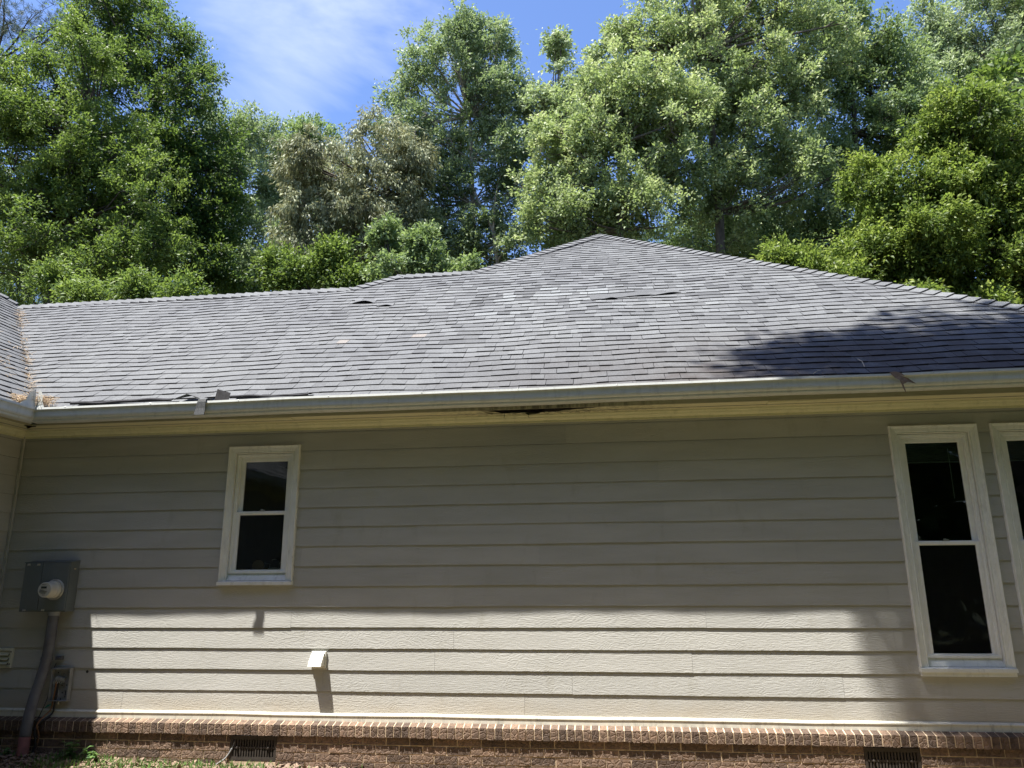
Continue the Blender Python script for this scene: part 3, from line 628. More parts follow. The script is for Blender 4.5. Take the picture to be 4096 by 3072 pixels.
# ridge and hip caps
def caps(p0, p1, down, name='ridge_cap', w=0.165, seed=0, rise=0.016, flip=False):
    """cap pieces overlapping from p0 to p1; down = the two directions the wings of a piece lie along"""
    p0, p1 = Vector(p0), Vector(p1); L = (p1 - p0).length; d = (p1 - p0) / L; mb = MB(); e = 0.1435; n = int(L / e) + 1
    upv = Vector((0, 0, 1))
    for i in range(n):
        a, b = p0 + d * (i * e), p0 + d * min(L + 0.01, (i + 1) * e + 0.02); t = min(0.95, max(0.3, 0.64 + random.gauss(0, 0.10)))
        hb, ht = rise + 0.026, rise + 0.004; ww = w * random.uniform(0.95, 1.05); j = random.uniform(-.002, .002)
        for D in down:
            D = Vector(D); c0, c1 = D * ww, D * ww
            mb.poly([a + upv * (hb + j), b + upv * ht, b + upv * (ht - 0.006) + c1, a + upv * (hb - 0.006 + j) + c0], t)
            mb.poly([a + upv * (hb + j), a + upv * (hb - 0.006 + j) + c0, a + c0 + upv * (rise - 0.016), a + upv * (rise - 0.010)], 0.0)
            mb.poly([a + c0 + upv * (hb - 0.006 + j), b + c1 + upv * (ht - 0.006), b + c1 - upv * 0.02, a + c0 - upv * 0.02], 0.0)
    return H(mb.build(name, M['shingle'], tones=True))
dF = Vector((0, -CC, -SN)); dB = Vector((0, CC, -SN))
def hipdirs(hd, n1, n2):
    out = []
    for nn in (n1, n2):
        nn = Vector(nn).normalized(); c = nn.cross(Vector(hd).normalized()); out.append(c if c.z < 0 else -c)
    return out
nF, nL, nR, nB = (0, -MM, 1), (-MM, 0, 1), (MM, 0, 1), (0, MM, 1)
zr = lambda y: ZE + MM * (y - YE)
caps((-8.72, R1, zr(R1)), (-3.5, R1, zr(R1)), [dF, dB])
hd = (1, 1, MM); caps((-3.56, R1 - 0.05, zr(R1 - 0.05)), (-3.0, R2_, zr(R2_)), hipdirs(hd, nF, nL), 'hip_cap')
caps((-3.0, R2_, zr(R2_)), (-1.80, R2_, zr(R2_)), [dF, dB])
caps((-1.84, R2_ - 0.02, zr(R2_ - 0.02)), (0.07, R3, zr(R3)), hipdirs(hd, nF, nL), 'hip_cap')
caps((5.7, -0.27, zr(-0.27)), (0.05, R3 + 0.02, zr(R3 + 0.02)), hipdirs((-1, 1, MM), nF, nR), 'hip_cap')
yv = R1 + 0.1; caps((XE - (yv - YE) - 0.0, yv, zr(yv)), (xw, 6.42 - 5.6, zw), hipdirs((-1, -1, MM), nR, nB), 'hip_cap')
caps((xw, 0.82, zw), (xw, WF + 5.3, zw), [Vector((CC, 0, -SN)), Vector((-CC, 0, -SN))])
pc = MB(); apex = Vector((0.06, R3, zr(R3) + 0.03))
for a, b in (((-0.10, -0.16), (0.10, -0.16)), ((0.10, -0.16), (0.16, 0.05)), ((-0.10, -0.16), (-0.16, 0.05))):
    q = [apex + Vector((x, y, -MM * max(abs(y), abs(x)) + 0.002)) for x, y in (a, b)]; pc.poly([apex, q[0], q[1]], 0.6)
H(pc.build('peak_cap', M['shingle'], tones=True))
# lifted and torn shingles high on the slope
def part_objs(name, shapes, mt, parent=house):
    for fn in shapes: m_ = MB(); fn(m_); H(m_.build(name, mt))
def curl(name, u, s, w, ln, lift, rot=0.0, t=0.5, seed=0, strip=False):
    mb = MB(); n, k = 8, 6; V = []
    for j in range(k + 1):
        for i in range(n + 1):
            a, b = i / n - 0.5, j / k; x, y = a * w, b * ln
            h = 0.014 + lift * (1 - b) ** 1.5 * (math.cos(a * math.pi) ** 1.0) + 0.003 * math.sin(9 * a + 5 * b)
            X, Y_ = u + x * math.cos(rot) - y * math.sin(rot), s + x * math.sin(rot) + y * math.cos(rot)
            V.append(PF(X, Y_, h + wob(X, Y_)))
    Vb = [(p[0], p[1] + 0.003, p[2] - 0.006) for p in V]; N = n + 1
    mb.faces(V, [(j * N + i, j * N + i + 1, (j + 1) * N + i + 1, (j + 1) * N + i) for j in range(k) for i in range(n)], t)
    mb.faces(Vb, [((j + 1) * N + i, (j + 1) * N + i + 1, j * N + i + 1, j * N + i) for j in range(k) for i in range(n)], 0.0)
    for i in range(n): mb.faces([V[i], V[i + 1], Vb[i + 1], Vb[i]], [(0, 3, 2, 1)], 0.0)
    for j in range(k):
        for q in (0, n): mb.faces([V[j * N + q], V[(j + 1) * N + q], Vb[(j + 1) * N + q], Vb[j * N + q]], [(0, 1, 2, 3)], 0.0)
    return mb
def on(px, py):   # where a photo point meets the front slope
    d = FW * 3000 + RT * (px - 2048) - UP * (py - 1536); t = (ZE + MM * (CAMP.y - YE) - CAMP.z) / (d.z - MM * d.y); p = CAMP + d * t; return p.x, (p.y - YE) / CC
u, s_ = on(1455, 1214); tag(curl('c', u, s_ - 0.02, 0.30, 0.15, 0.032).build('lifted_shingle', M['shingle'], tones=True), 'buckled shingle lifted into a dark peak below the left ridge', 'shingle', 'lifted shingles on the upper slope')
u, s_ = on(1540, 1225); tag(curl('c', u, s_ - 0.02, 0.22, 0.13, 0.018).build('lifted_shingle', M['shingle'], tones=True), 'smaller lifted shingle just right of the buckled peak', 'shingle', 'lifted shingles on the upper slope')
u, s_ = on(630 * 1.0 + 0, 1165); 
u, s_ = on(2520, 1192); tag(curl('c', u, s_, 0.95, 0.20, 0.010, 0.17, 0.30).build('slipped_shingle', M['shingle'], tones=True), 'long torn shingle strip slipped askew on the slope under the peak', 'shingle', 'slipped shingles under the peak')
u, s_ = on(2665, 1178); tag(curl('c', u, s_, 0.40, 0.14, 0.02, 0.30, 0.45).build('slipped_shingle', M['shingle'], tones=True), 'short slipped shingle at the right end of the torn strip', 'shingle', 'slipped shingles under the peak')
u, s_ = on(2440, 1202); tag(curl('c', u, s_, 0.22, 0.10, 0.02, 0.12, 0.35).build('slipped_shingle', M['shingle'], tones=True), 'pointed shingle scrap at the left end of the torn strip', 'shingle', 'slipped shingles under the peak')
u, s_ = on(2140, 1535)
# loose pieces at the gutter
def sheet(name, pts, th, mt, label, cat='shingle', group='loose shingle scraps at the gutter'):
    a = [Vector(p) for p in pts]; nn = (a[1] - a[0]).cross(a[2] - a[0]).normalized() * th; n = len(a); mb = MB()
    mb.faces(a + [p + nn for p in a], [tuple(range(n)), tuple(range(n, 2 * n))[::-1]] + [(i, (i + 1) % n, n + (i + 1) % n, n + i) for i in range(n)], 0.35)
    return tag(mb.build(name, mt, tones=True), label, cat, group)
hg = MB(); xa, xb = -3.695, -3.618
P_ = [(-0.33, 2.772), (-0.42, 2.762), (-0.450, 2.748), (-0.456, 2.72), (-0.454, 2.66), (-0.458, 2.60)]
for (y0, z0), (y1, z1) in zip(P_[:-1], P_[1:]):
    sh = lambda z: -0.02 * max(0, 2.75 - z) / 0.15
    hg.faces([(xa + 1.4 * sh(z0), y0, z0), (xb + .2 * sh(z0), y0, z0), (xb + .2 * sh(z1), y1, z1), (xa + 1.4 * sh(z1), y1, z1), (xa + 1.4 * sh(z0), y0 + .004, z0 - .006), (xb + .2 * sh(z0), y0 + .004, z0 - .006), (xb + .2 * sh(z1), y1 + .006, z1), (xa + 1.4 * sh(z1), y1 + .006, z1)], [(3, 2, 1, 0), (4, 5, 6, 7), (0, 4, 7, 3), (1, 2, 6, 5)], 0.42)
tag(hg.build('loose_shingle', M['shingle'], tones=True), 'grey shingle scrap hanging down over the front of the gutter', 'shingle', 'loose shingle scraps at the gutter')
sheet('loose_shingle', [(-3.565, -0.40, 2.74), (-3.425, -0.40, 2.74), (-3.42, -0.385, 2.812), (-3.55, -0.385, 2.852)], 0.005, M['asphalt'], 'black square scrap standing upright behind the gutter')
o = MB()
for (x0_, x1_, zz0, zz1) in ((-4.0, -3.84, 2.760, 2.815), (-3.84, -3.69, 2.815, 2.762)):
    o.faces([(x0_, -0.405, zz0), (x1_, -0.405, zz1), (x1_ + 0.06, -0.24, 2.85), (x0_ + 0.06, -0.24, 2.85), (x0_, -0.401, zz0 - .006), (x1_, -0.401, zz1 - .006)], [(0, 1, 2, 3), (4, 5, 1, 0)], 0.4)
tag(o.build('loose_shingle', M['shingle'], tones=True), 'tented shingle bent up just left of the hanging scrap', 'shingle', 'loose shingle scraps at the gutter')
def strip(x0_, x1_, y0, z0, dz, label, mt='asphalt'):
    mb = MB(); n = 24
    for i in range(n):
        A = x0_ + (x1_ - x0_) * i / n; B = x0_ + (x1_ - x0_) * (i + 1) / n
        f = lambda X: 0.006 * math.sin(X * 7) + 0.003 * math.sin(X * 19)
        prof = lambda X: [(X, -0.27, zr(-0.27) + 0.022), (X, y0 + 0.02, z0 + dz + f(X)), (X, y0, z0 + dz * 0.5 + f(X)), (X, y0 + 0.01, z0)]
        a, b = prof(A), prof(B)
        for k in range(3): mb.poly([a[k + 1], b[k + 1], b[k], a[k]], 0.2)
    return tag(mb.build('starter_strip', M[mt]), label, 'roofing strip', 'curled starter strips behind the gutter')
strip(-5.02, -3.99, -0.405, 2.752, 0.034, 'long curled black roofing strip left of the tented shingle')
strip(-3.42, -2.66, -0.405, 2.757, 0.028, 'short curled black roofing strip right of the upright scrap')
# valley litter
st = MB()
def straw(c, n, spread, L0, L1):
    for _ in range(n):
        p = Vector(c) + Vector([random.gauss(0, spread[k]) for k in range(3)]); a = random.uniform(0, 6.28); L = random.uniform(L0, L1)
        d = Vector((math.cos(a), math.sin(a), random.uniform(-0.3, 0.5) + MM * 0.5 * (math.sin(a) - math.cos(a)))).normalized() * L; b = Vector((random.gauss(0, .2), random.gauss(0, .2), random.uniform(-.2, .4))) * L * 0.4
        st.tube([p, p + d * 0.5 + b, p + d], 0.0016, 3, caps=False)
def vp(t): return (XE - t, YE + t, zr(YE + t))
for t, n, sp in ((0.0, 330, 0.045),): 
    straw((XE - 0.10, -0.44, 2.81), 340, (0.07, 0.04, 0.022), 0.03, 0.09); straw((XE + 0.13, -0.37, 2.80), 260, (0.045, 0.03, 0.025), 0.03, 0.08); straw((XE - 0.02, -0.30, 2.83), 120, (0.06, 0.05, 0.02), 0.03, 0.1)
for t in np.linspace(0.25, 3.1, 34):
    c = Vector(vp(float(t))); straw((c.x, c.y, c.z + 0.022), random.choice([3, 8, 14, 22, 26]), (0.035, 0.035, 0.01), 0.03, 0.13)
for _ in range(16):
    t = random.uniform(0.3, 2.5); q = random.uniform(0.1, 0.5); straw((XE - t, YE + t - q, ZE + MM * t + 0.02), 3, (0.03, 0.03, 0.006), 0.04, 0.1)
tag(st.build('pine_straw', M['straw']), 'dry tan pine straw caught in the roof valley and gutter corner', 'pine straw', kind='stuff')
tw = MB(); tw.tube([(-5.60, -0.42, 2.78), (-5.63, -0.40, 2.85), (-5.68, -0.38, 2.93)], 0.004, 5); tag(tw.build('twig', M['darkbark']), 'dark twig standing in the straw at the gutter corner', 'twig')
for (a, b), lab in ((((3430, 1444), (3457, 1475)), 'pale straight twig lying on the shaded shingles at right'), (((3252, 1504), (3282, 1490)), 'small crooked twig on the gutter edge left of the dead leaf')):
    p = [Vector(PF(*on(*q), 0.02)) for q in (a, b)]; mid = (p[0] + p[1]) / 2 + Vector((0.01, 0, 0.012)); t_ = MB(); t_.tube([p[0], mid, p[1]], 0.0032, 5); tag(t_.build('twig', M['pale_twig']), lab, 'twig')
lf = MB(); base = Vector((2.365, -0.447, 2.757))
for pts in ([(0, 0, 0), (0.045, -0.01, 0.004), (0.075, -0.02, -0.035), (0.125, -0.03, -0.06), (0.185, -0.03, -0.112), (0.12, -0.032, -0.095), (0.085, -0.03, -0.11), (0.06, -0.028, -0.075), (0.03, -0.015, -0.05)],
            [(0.06, -0.03, -0.075), (0.085, -0.03, -0.11), (0.092, -0.035, -0.15), (0.095, -0.038, -0.192), (0.078, -0.036, -0.15), (0.07, -0.03, -0.11)],
            [(0.045, -0.01, 0.004), (0.09, -0.012, -0.012), (0.11, -0.02, -0.04), (0.075, -0.02, -0.035)]):
    lf.poly([base + Vector(q) for q in pts])
tag(lf.build('dead_leaf', M['dryleaf']), 'brown curled dead leaf hanging over the right part of the gutter', 'leaf')

# ------------------------------------------------------------------ things on the wall
# meter box
mbx = empty('meter_box', (-5.228, 0, 0.857), 'grey steel electric meter box on the left end of the wall', 'meter box')
def PM(o, root): o.parent = root; o.location = -root.location; return o
b_ = MB(); x0_, x1_, z0_, z1_, yf = -5.462, -4.994, 0.857, 1.300, -0.118
b_.faces([(x0_, 0.004, z0_), (x1_, 0.004, z0_), (x1_, yf, z0_), (x0_, yf, z0_), (x0_, 0.004, z1_ + 0.022), (x1_, 0.004, z1_ + 0.022), (x1_, yf, z1_), (x0_, yf, z1_)], [(0, 1, 2, 3), (4, 7, 6, 5), (1, 5, 6, 2), (0, 3, 7, 4), (3, 2, 6, 7)])
b_.box(x0_ - 0.006, x1_ + 0.006, yf - 0.006, yf + 0.03, z1_, z1_ + 0.006); PM(b_.build('enclosure', M['meterbox']), mbx)
xm = -5.272
for a, c in ((x0_ + 0.006, xm - 0.002), (xm + 0.002, x1_ - 0.006)):
    d_ = MB(); d_.bevbox(a, c, yf - 0.010, yf - 0.0005, z0_ + 0.010, z1_ - 0.004, 0.003); PM(d_.build('cover', M['meterbox']), mbx)
for x_, z_ in ((-5.415, 1.283), (-5.315, 1.283), (-5.40, 0.872), (-5.21, 0.872)):
    l_ = MB(); l_.bevbox(x_ - 0.014, x_ + 0.014, yf - 0.020, yf - 0.0105, z_ - 0.009, z_ + 0.009, 0.003); l_.tube([(x_, yf - 0.02, z_), (x_, yf - 0.032, z_ - 0.006)], 0.004, 6); PM(l_.build('latch', M['chrome']), mbx)
mcx, mcz = -5.118, 1.055
r1 = MB(); r1.lathe_y(mcx, mcz, [(yf - 0.010, 0.094), (yf - 0.024, 0.094), (yf - 0.028, 0.089), (yf - 0.028, 0.080)]); PM(r1.build('meter_ring', M['chrome'], smooth=True), mbx)
r2 = MB(); r2.lathe_y(mcx, mcz, [(yf - 0.02, 0.078), (yf - 0.060, 0.077), (yf - 0.066, 0.071), (yf - 0.140, 0.068), (yf - 0.147, 0.064), (yf - 0.148, 0.0)]); mt_ = PM(r2.build('meter_body', M['dialwhite'], smooth=False), mbx)
ym = yf - 0.1485
r3 = MB(); r3.box(mcx - 0.032, mcx + 0.022, ym - 0.0015, ym, mcz + 0.012, mcz + 0.030); q = r3.build('meter_display', M['lcd']); q.parent = mt_
for zz, a, c in ((0.046, -0.03, 0.012), (-0.006, -0.045, 0.005), (-0.014, -0.05, 0.03), (-0.022, -0.045, 0.03), (-0.032, -0.03, 0.02), (-0.047, -0.012, 0.014), (0.004, -0.045, -0.03)):
    r4 = MB(); x_ = a
    while x_ < c: w_ = random.uniform(0.004, 0.010); r4.box(mcx + x_, mcx + min(c, x_ + w_), ym - 0.0012, ym, mcz + zz, mcz + zz + 0.0035); x_ += w_ + 0.0025
    q = r4.build('dial_print', M['ink']); q.parent = mt_
sk = MB(); sk.box(-5.004 + 0.0105, -4.975 + .0005 - .018, -0.07, -0.045, 1.236, 1.247); PM(sk.build('seal_sticker', M['pale_twig']), mbx)
# conduit
cdo = empty('conduit', (-5.13, -0.08, GZ), 'dark grey conduit pipe running from the meter box into the ground', 'pipe')
cp = [(-5.135, -0.075, 0.86), (-5.138, -0.075, 0.62), (-5.142, -0.078, 0.46), (-5.150, -0.092, 0.34), (-5.158, -0.125, 0.20), (-5.158, -0.165, 0.06), (-5.155, -0.190, -0.06), (-5.155, -0.20, -0.20)]
def smooth_path(P, k=4):
    P = [Vector(p) for p in P]; out = []
    for i in range(len(P) - 1):
        a, b, c, d = P[max(i - 1, 0)], P[i], P[i + 1], P[min(i + 2, len(P) - 1)]
        for j in range(k):
            t = j / k; out.append(0.5 * ((2 * b) + (c - a) * t + (2 * a - 5 * b + 4 * c - d) * t * t + (3 * b - a - 3 * c + d) * t ** 3))
    return out + [P[-1]]
t_ = MB(); t_.tube(smooth_path(cp), 0.046, 20); PM(t_.build('pipe', M['pvc'], smooth=True), cdo)
t_ = MB(); t_.tube([(-5.155, -0.20, -0.19), (-5.155, -0.202, -0.75)], 0.0462, 20); PM(t_.build('clay_stained_base', M['clay_pvc'], smooth=True), cdo)
t_ = MB(); t_.tube([(-5.135, -0.075, 0.857), (-5.136, -0.075, 0.822)], 0.053, 20); PM(t_.build('collar', M['boxgrey'], smooth=False), cdo)
t_ = MB(); t_.tube([(-5.142, -0.078, 0.458), (-5.143, -0.079, 0.430)], 0.0505, 20); t_.bevbox(-5.095, -5.03, -0.035, -0.001, 0.428, 0.460, 0.004); t_.lathe_y(-5.052, 0.444, [(-0.035, 0.011), (-0.042, 0.009), (-0.042, 0.0)], 10); PM(t_.build('clamp', M['pvc']), cdo)
# open telephone box
tb = empty('utility_box', (-5.005, 0, 0.076), 'open grey plastic utility box with bare terminals beside the conduit', 'utility box')
A0, A1, B0, B1 = -5.098, -4.912, 0.076, 0.352; t_ = MB(); y0b = -0.008
t_.box(A0, A1, y0b - 0.006, y0b, B0, B1)
for q in ((A0, A0 + 0.006, B0, B1), (A1 - 0.006, A1, B0, B1)): t_.box(q[0], q[1], y0b - 0.045, y0b - 0.006, q[2], q[3])
for q in ((B0, B0 + 0.006), (B1 - 0.006, B1)): t_.box(A0 + 0.006, A1 - 0.006, y0b - 0.045, y0b - 0.006, q[0], q[1])
t_.box(A0 - 0.004, A1 + 0.004, y0b - 0.047, y0b + 0.003, B1 + 0.0005, B1 + 0.008)
PM(t_.build('box_tray', M['boxgrey']), tb)
for cx_, cz_, r_ in ((-4.995, 0.305, 0.022), (-5.0, 0.205, 0.026), (-4.995, 0.305, 0.010), (-5.0, 0.205, 0.012)):
    t_ = MB(); t_.lathe_y(cx_, cz_, [(y0b - 0.0065, r_), (y0b - 0.011, r_), (y0b - 0.011, r_ - 0.004), (y0b - 0.0065, r_ - 0.004)], 18); PM(t_.build('moulded_ring', M['boxgrey']), tb)
for a in ((-5.025, -5.02, 0.28, 0.345), (-4.972, -4.967, 0.28, 0.345), (-5.03, -5.024, 0.12, 0.17), (-4.975, -4.969, 0.12, 0.17), (-5.012, -4.986, 0.10, 0.103)):
    t_ = MB(); t_.box(a[0], a[1], y0b - 0.016, y0b - 0.0065, a[2], a[3]); PM(t_.build('moulded_rib', M['boxgrey']), tb)
for cx_, cz_ in ((-5.055, 0.315), (-4.945, 0.32), (-5.06, 0.105), (-4.96, 0.11), (-5.0, 0.09), (-4.99, 0.145), (-4.955, 0.21), (-5.0, 0.305), (-5.0, 0.205)):
    t_ = MB(); t_.lathe_y(cx_, cz_, [(y0b - 0.0075, 0.0065), (y0b - 0.0075, 0.0)], 10); PM(t_.build('screw_hole', M['blackp']), tb)
for a in ((-5.045, -5.035, 0.12, 0.165), (-4.962, -4.954, 0.12, 0.165), (-5.075, -5.062, 0.19, 0.24)):
    t_ = MB(); t_.box(a[0], a[1], y0b - 0.009, y0b - 0.0066, a[2], a[3]); PM(t_.build('cable_slot', M['blackp']), tb)
t_ = MB(); t_.faces([(-5.055, -0.05, 0.262), (-4.975, -0.05, 0.250), (-4.965, -0.05, 0.272), (-5.045, -0.05, 0.290), (-5.055, -0.018, 0.262), (-4.975, -0.018, 0.250), (-4.965, -0.018, 0.272), (-5.045, -0.018, 0.290)], [(0, 1, 2, 3), (0, 4, 5, 1), (3, 2, 6, 7), (0, 3, 7, 4), (1, 5, 6, 2)])
for i in range(6):
    x_ = -5.06 + 0.019 * i; t_.tube([(x_, -0.04, 0.262 - 0.002 * i), (x_ - 0.008, -0.05, 0.235 + random.uniform(-.012, .008))], 0.0045, 6)
PM(t_.build('terminal_block', M['chrome']), tb)
t_ = MB(); t_.bevbox(-5.018, -4.998, -0.04, -0.012, 0.045, 0.0755, 0.004); PM(t_.build('hasp', M['chrome']), tb)
cb = MB(); cb.tube(smooth_path([(-5.04, -0.045, 0.24), (-5.045, -0.04, 0.17), (-5.058, -0.035, 0.08), (-5.066, -0.04, 0.0), (-5.085, -0.10, -0.05), (-5.10, -0.14, -0.11), (-5.085, -0.12, -0.20), (-5.095, -0.12, -0.32), (-5.07, -0.14, -0.40), (-5.09, -0.2, -0.52)]), 0.0065, 8)
tag(cb.build('brown_cable', M['brown']), 'thin brown cable dropping from the open utility box to the ground', 'cable')
cb = MB()
cb.tube(smooth_path([(-5.02, -0.04, 0.24), (-5.035, -0.035, 0.15), (-5.040, -0.03, 0.05), (-5.045, -0.04, -0.03), (-5.08, -0.115, -0.08), (-5.115, -0.14, -0.16), (-5.10, -0.13, -0.26), (-5.115, -0.14, -0.36), (-5.10, -0.18, -0.5)]), 0.008, 8)
cb.tube(smooth_path([(-5.085, -0.02, 0.40), (-5.11, -0.03, 0.3), (-5.10, -0.05, 0.12), (-5.11, -0.11, -0.03), (-5.13, -0.14, -0.14), (-5.09, -0.12, -0.25), (-5.10, -0.16, -0.5)]), 0.0035, 6)
o = tag(cb.build('black_cable', M['blackp']), 'black cable bundle looping behind the conduit foot', 'cable')
gt = MB(); gt.faces([(-5.125, -0.052, 0.012), (-5.085, -0.052, 0.03), (-5.055, -0.05, 0.055), (-5.095, -0.052, 0.045)], [(0, 1, 2, 3)]); gt.faces([(-5.125, -0.049, 0.012), (-5.085, -0.049, 0.03), (-5.055, -0.047, 0.055), (-5.095, -0.049, 0.045)], [(3, 2, 1, 0)]); tag(gt.build('green_tag', M['green']), 'small green tag on the cable below the utility box', 'tag')
wl_ = MB(); wl_.tube(smooth_path([(-5.10, -0.015, 0.40), (-5.06, -0.012, 0.385), (-4.99, -0.012, 0.39), (-4.95, -0.010, 0.385)]), 0.0022, 5); tag(wl_.build('stray_wire', M['pale_twig']), 'thin pale wire running across the siding above the utility box', 'wire')
hl = MB(); hl.lathe_y(-4.774, 0.326, [(-0.012, 0.011), (-0.0105, 0.013), (-0.009, 0.0)], 12); tag(hl.build('cable_hole', M['blackp']), 'small black hole bored in the siding right of the utility box', 'hole')
# louvred dryer vent at the left edge
dv = empty('louvred_vent', (-5.63, 0, 0.44), 'cream louvred wall vent with three slats at the left edge', 'vent')
t_ = MB(); vx0, vx1, vz0, vz1 = -5.735, -5.545, 0.352, 0.530
t_.frame(vx0, vx1, vz0, vz1, [(0, 0.006), (0, -0.012), (0.006, -0.020), (0.024, -0.022), (0.028, -0.018), (0.028, 0.01)]); PM(t_.build('vent_frame', M['vent']), dv)
for i in range(3):
    z_ = vz1 - 0.030 - 0.039 * i; t_ = MB(); t_.faces([(vx0 + 0.03, -0.004, z_), (vx1 - 0.03, -0.004, z_), (vx1 - 0.034, -0.034, z_ - 0.034), (vx0 + 0.03, -0.034, z_ - 0.034), (vx0 + 0.03, 0.0, z_ - 0.003), (vx1 - 0.03, 0.0, z_ - 0.003), (vx1 - 0.034, -0.031, z_ - 0.038), (vx0 + 0.03, -0.031, z_ - 0.038)], [(0, 3, 2, 1), (4, 5, 6, 7), (3, 7, 6, 2), (1, 2, 6, 5)]); PM(t_.build('slat', M['vent']), dv)
t_ = MB(); t_.box(vx0 + 0.028, vx1 - 0.028, -0.0005, 0.008, vz0 + 0.028, vz1 - 0.028); PM(t_.build('vent_back', M['dark']), dv)
for cz_ in (vz0 + 0.035, vz1 - 0.035): t_ = MB(); t_.lathe_y(vx1 - 0.012, cz_, [(-0.022, 0.007), (-0.026, 0.005), (-0.026, 0.0)], 8); PM(t_.build('screw', M['castiron']), dv)
# exhaust hood in the middle
eh = empty('exhaust_hood', (-2.575, 0, 0.45), 'small white exhaust hood on the sunlit siding below the small window', 'vent')
t_ = MB(); a, c, z0_, z1_ = -2.643, -2.508, 0.372, 0.512; t_.bevbox(a, c, -0.016, 0.002, z0_ + 0.0, z1_, 0.002); PM(t_.build('back_plate', M['white']), eh)
t_ = MB(); yo = -0.098; zl = 0.392
Vt = [(a + 0.008, -0.0165, z1_ - 0.012), (c - 0.012, -0.0165, z1_ - 0.012), (c - 0.012, -0.04, z1_ - 0.020), (a + 0.008, -0.04, z1_ - 0.020), (a + 0.002, yo + .01, zl + 0.030), (c - 0.014, yo + .01, zl + 0.030), (a + 0.000, yo, zl), (c - 0.014, yo, zl), (a + 0.004, -0.0165, zl), (c - 0.012, -0.0165, zl)]
t_.faces(Vt, [(0, 3, 2, 1), (3, 4, 5, 2), (4, 6, 7, 5), (0, 8, 6, 4), (0, 4, 3), (1, 2, 5), (1, 5, 7, 9)]); PM(t_.build('hood', M['white']), eh)
t_ = MB(); t_.faces([(a + 0.012, -0.017, zl + 0.012), (c - 0.02, -0.017, zl + 0.012), (c - 0.022, yo + 0.012, zl + 0.004), (a + 0.012, yo + 0.012, zl + 0.004)], [(0, 1, 2, 3)]); PM(t_.build('flap', M['vent']), eh)
# foundation vents
def fvent(x0_, x1_, label):
    r = empty('foundation_vent', ((x0_ + x1_) / 2, 0, -0.28), label, 'vent', 'foundation vents in the brickwork')
    z1_, z0_ = -0.176, -0.374; yb = -0.072
    t_ = MB(); t_.frame(x0_ + 0.004, x1_ - 0.004, z0_, z1_, [(0, 0.0), (0, yb - 0.004), (0.018, yb - 0.004), (0.018, yb)]); PM(t_.build('vent_frame', M['castiron']), r)
    t_ = MB(); n = 16; A, B = x0_ + 0.022, x1_ - 0.022; w_ = (B - A) / n
    for i in range(n + 1): t_.box(A + i * w_ - w_ * 0.27, A + i * w_ + w_ * 0.27, yb - 0.001, yb + 0.012, z0_ + 0.018, z1_ - 0.018)
    zc = (z0_ + z1_) / 2 + 0.004
    for zz in (zc, z1_ - 0.024, z0_ + 0.022): t_.box(A, B, yb - 0.0025, yb + 0.010, zz - 0.007, zz + 0.007)
    PM(t_.build('vent_grille', M['castiron']), r)
    t_ = MB(); t_.box(A - 0.003, B + 0.003, yb + 0.016, yb + 0.02, z0_, z1_); PM(t_.build('vent_back', M['dark']), r)
    for k in (0.12, 0.86):
        t_ = MB(); t_.lathe_y(A + (B - A) * k, zc, [(yb - 0.003, 0.010), (yb - 0.018, 0.008), (yb - 0.019, 0.0)], 10); PM(t_.build('knob', M['castiron']), r)
fvent(FV[0][0], FV[0][1], 'brown slotted foundation vent under the small window'); fvent(FV[1][0], FV[1][1], 'brown slotted foundation vent at the right end under the tall windows')
cb = MB(); cb.tube(smooth_path([(-3.27, -0.065, -0.22), (-3.29, -0.075, -0.28), (-3.33, -0.09, -0.35), (-3.40, -0.12, -0.40), (-3.5, -0.2, -0.47)]), 0.006, 6); tag(cb.build('grey_cable', M['boxgrey']), 'grey cable coming out of the left foundation vent', 'cable')

# ------------------------------------------------------------------ foliage
def leaves_mesh(name, cen, dirs, nrm, size, aspect, tones, mt, parent):
    """N folded leaves: base, left, tip, right; cen = base point"""
    N = len(cen); d = dirs / (np.linalg.norm(dirs, axis=1, keepdims=True) + 1e-9)
    side = np.cross(d, nrm); side /= (np.linalg.norm(side, axis=1, keepdims=True) + 1e-9); nn = np.cross(side, d)
    L = size[:, None]; w = L * aspect * 0.5; V = np.empty((N, 5, 3), np.float32)
    V[:, 0] = cen; V[:, 1] = cen + d * L * 0.45 + side * w + nn * w * 0.30; V[:, 2] = cen + d * L - nn * L * 0.12; V[:, 3] = cen + d * L * 0.45 - side * w + nn * w * 0.30; V[:, 4] = cen + d * L * 0.5
    tri = np.array([[0, 4, 1], [4, 2, 1], [0, 3, 4], [4, 3, 2]]); F = (np.arange(N)[:, None, None] * 5 + tri[None]).reshape(-1)
    me = bpy.data.meshes.new(name); me.vertices.add(N * 5); me.vertices.foreach_set('co', V.reshape(-1))
    me.loops.add(len(F)); me.loops.foreach_set('vertex_index', F.astype(np.int32)); nf = len(F) // 3
    me.polygons.add(nf); me.polygons.foreach_set('loop_start', np.arange(0, len(F), 3, dtype=np.int32)); me.polygons.foreach_set('loop_total', np.full(nf, 3, np.int32))
    me.update(calc_edges=True); a = me.attributes.new('tone', 'FLOAT', 'FACE'); a.data.foreach_set('value', np.repeat(tones, 4).astype(np.float32))
    me.materials.append(mt); return link(bpy.data.objects.new(name, me), parent)
def unit(n): v = rng.normal(size=(n, 3)); return v / np.linalg.norm(v, axis=1, keepdims=True)
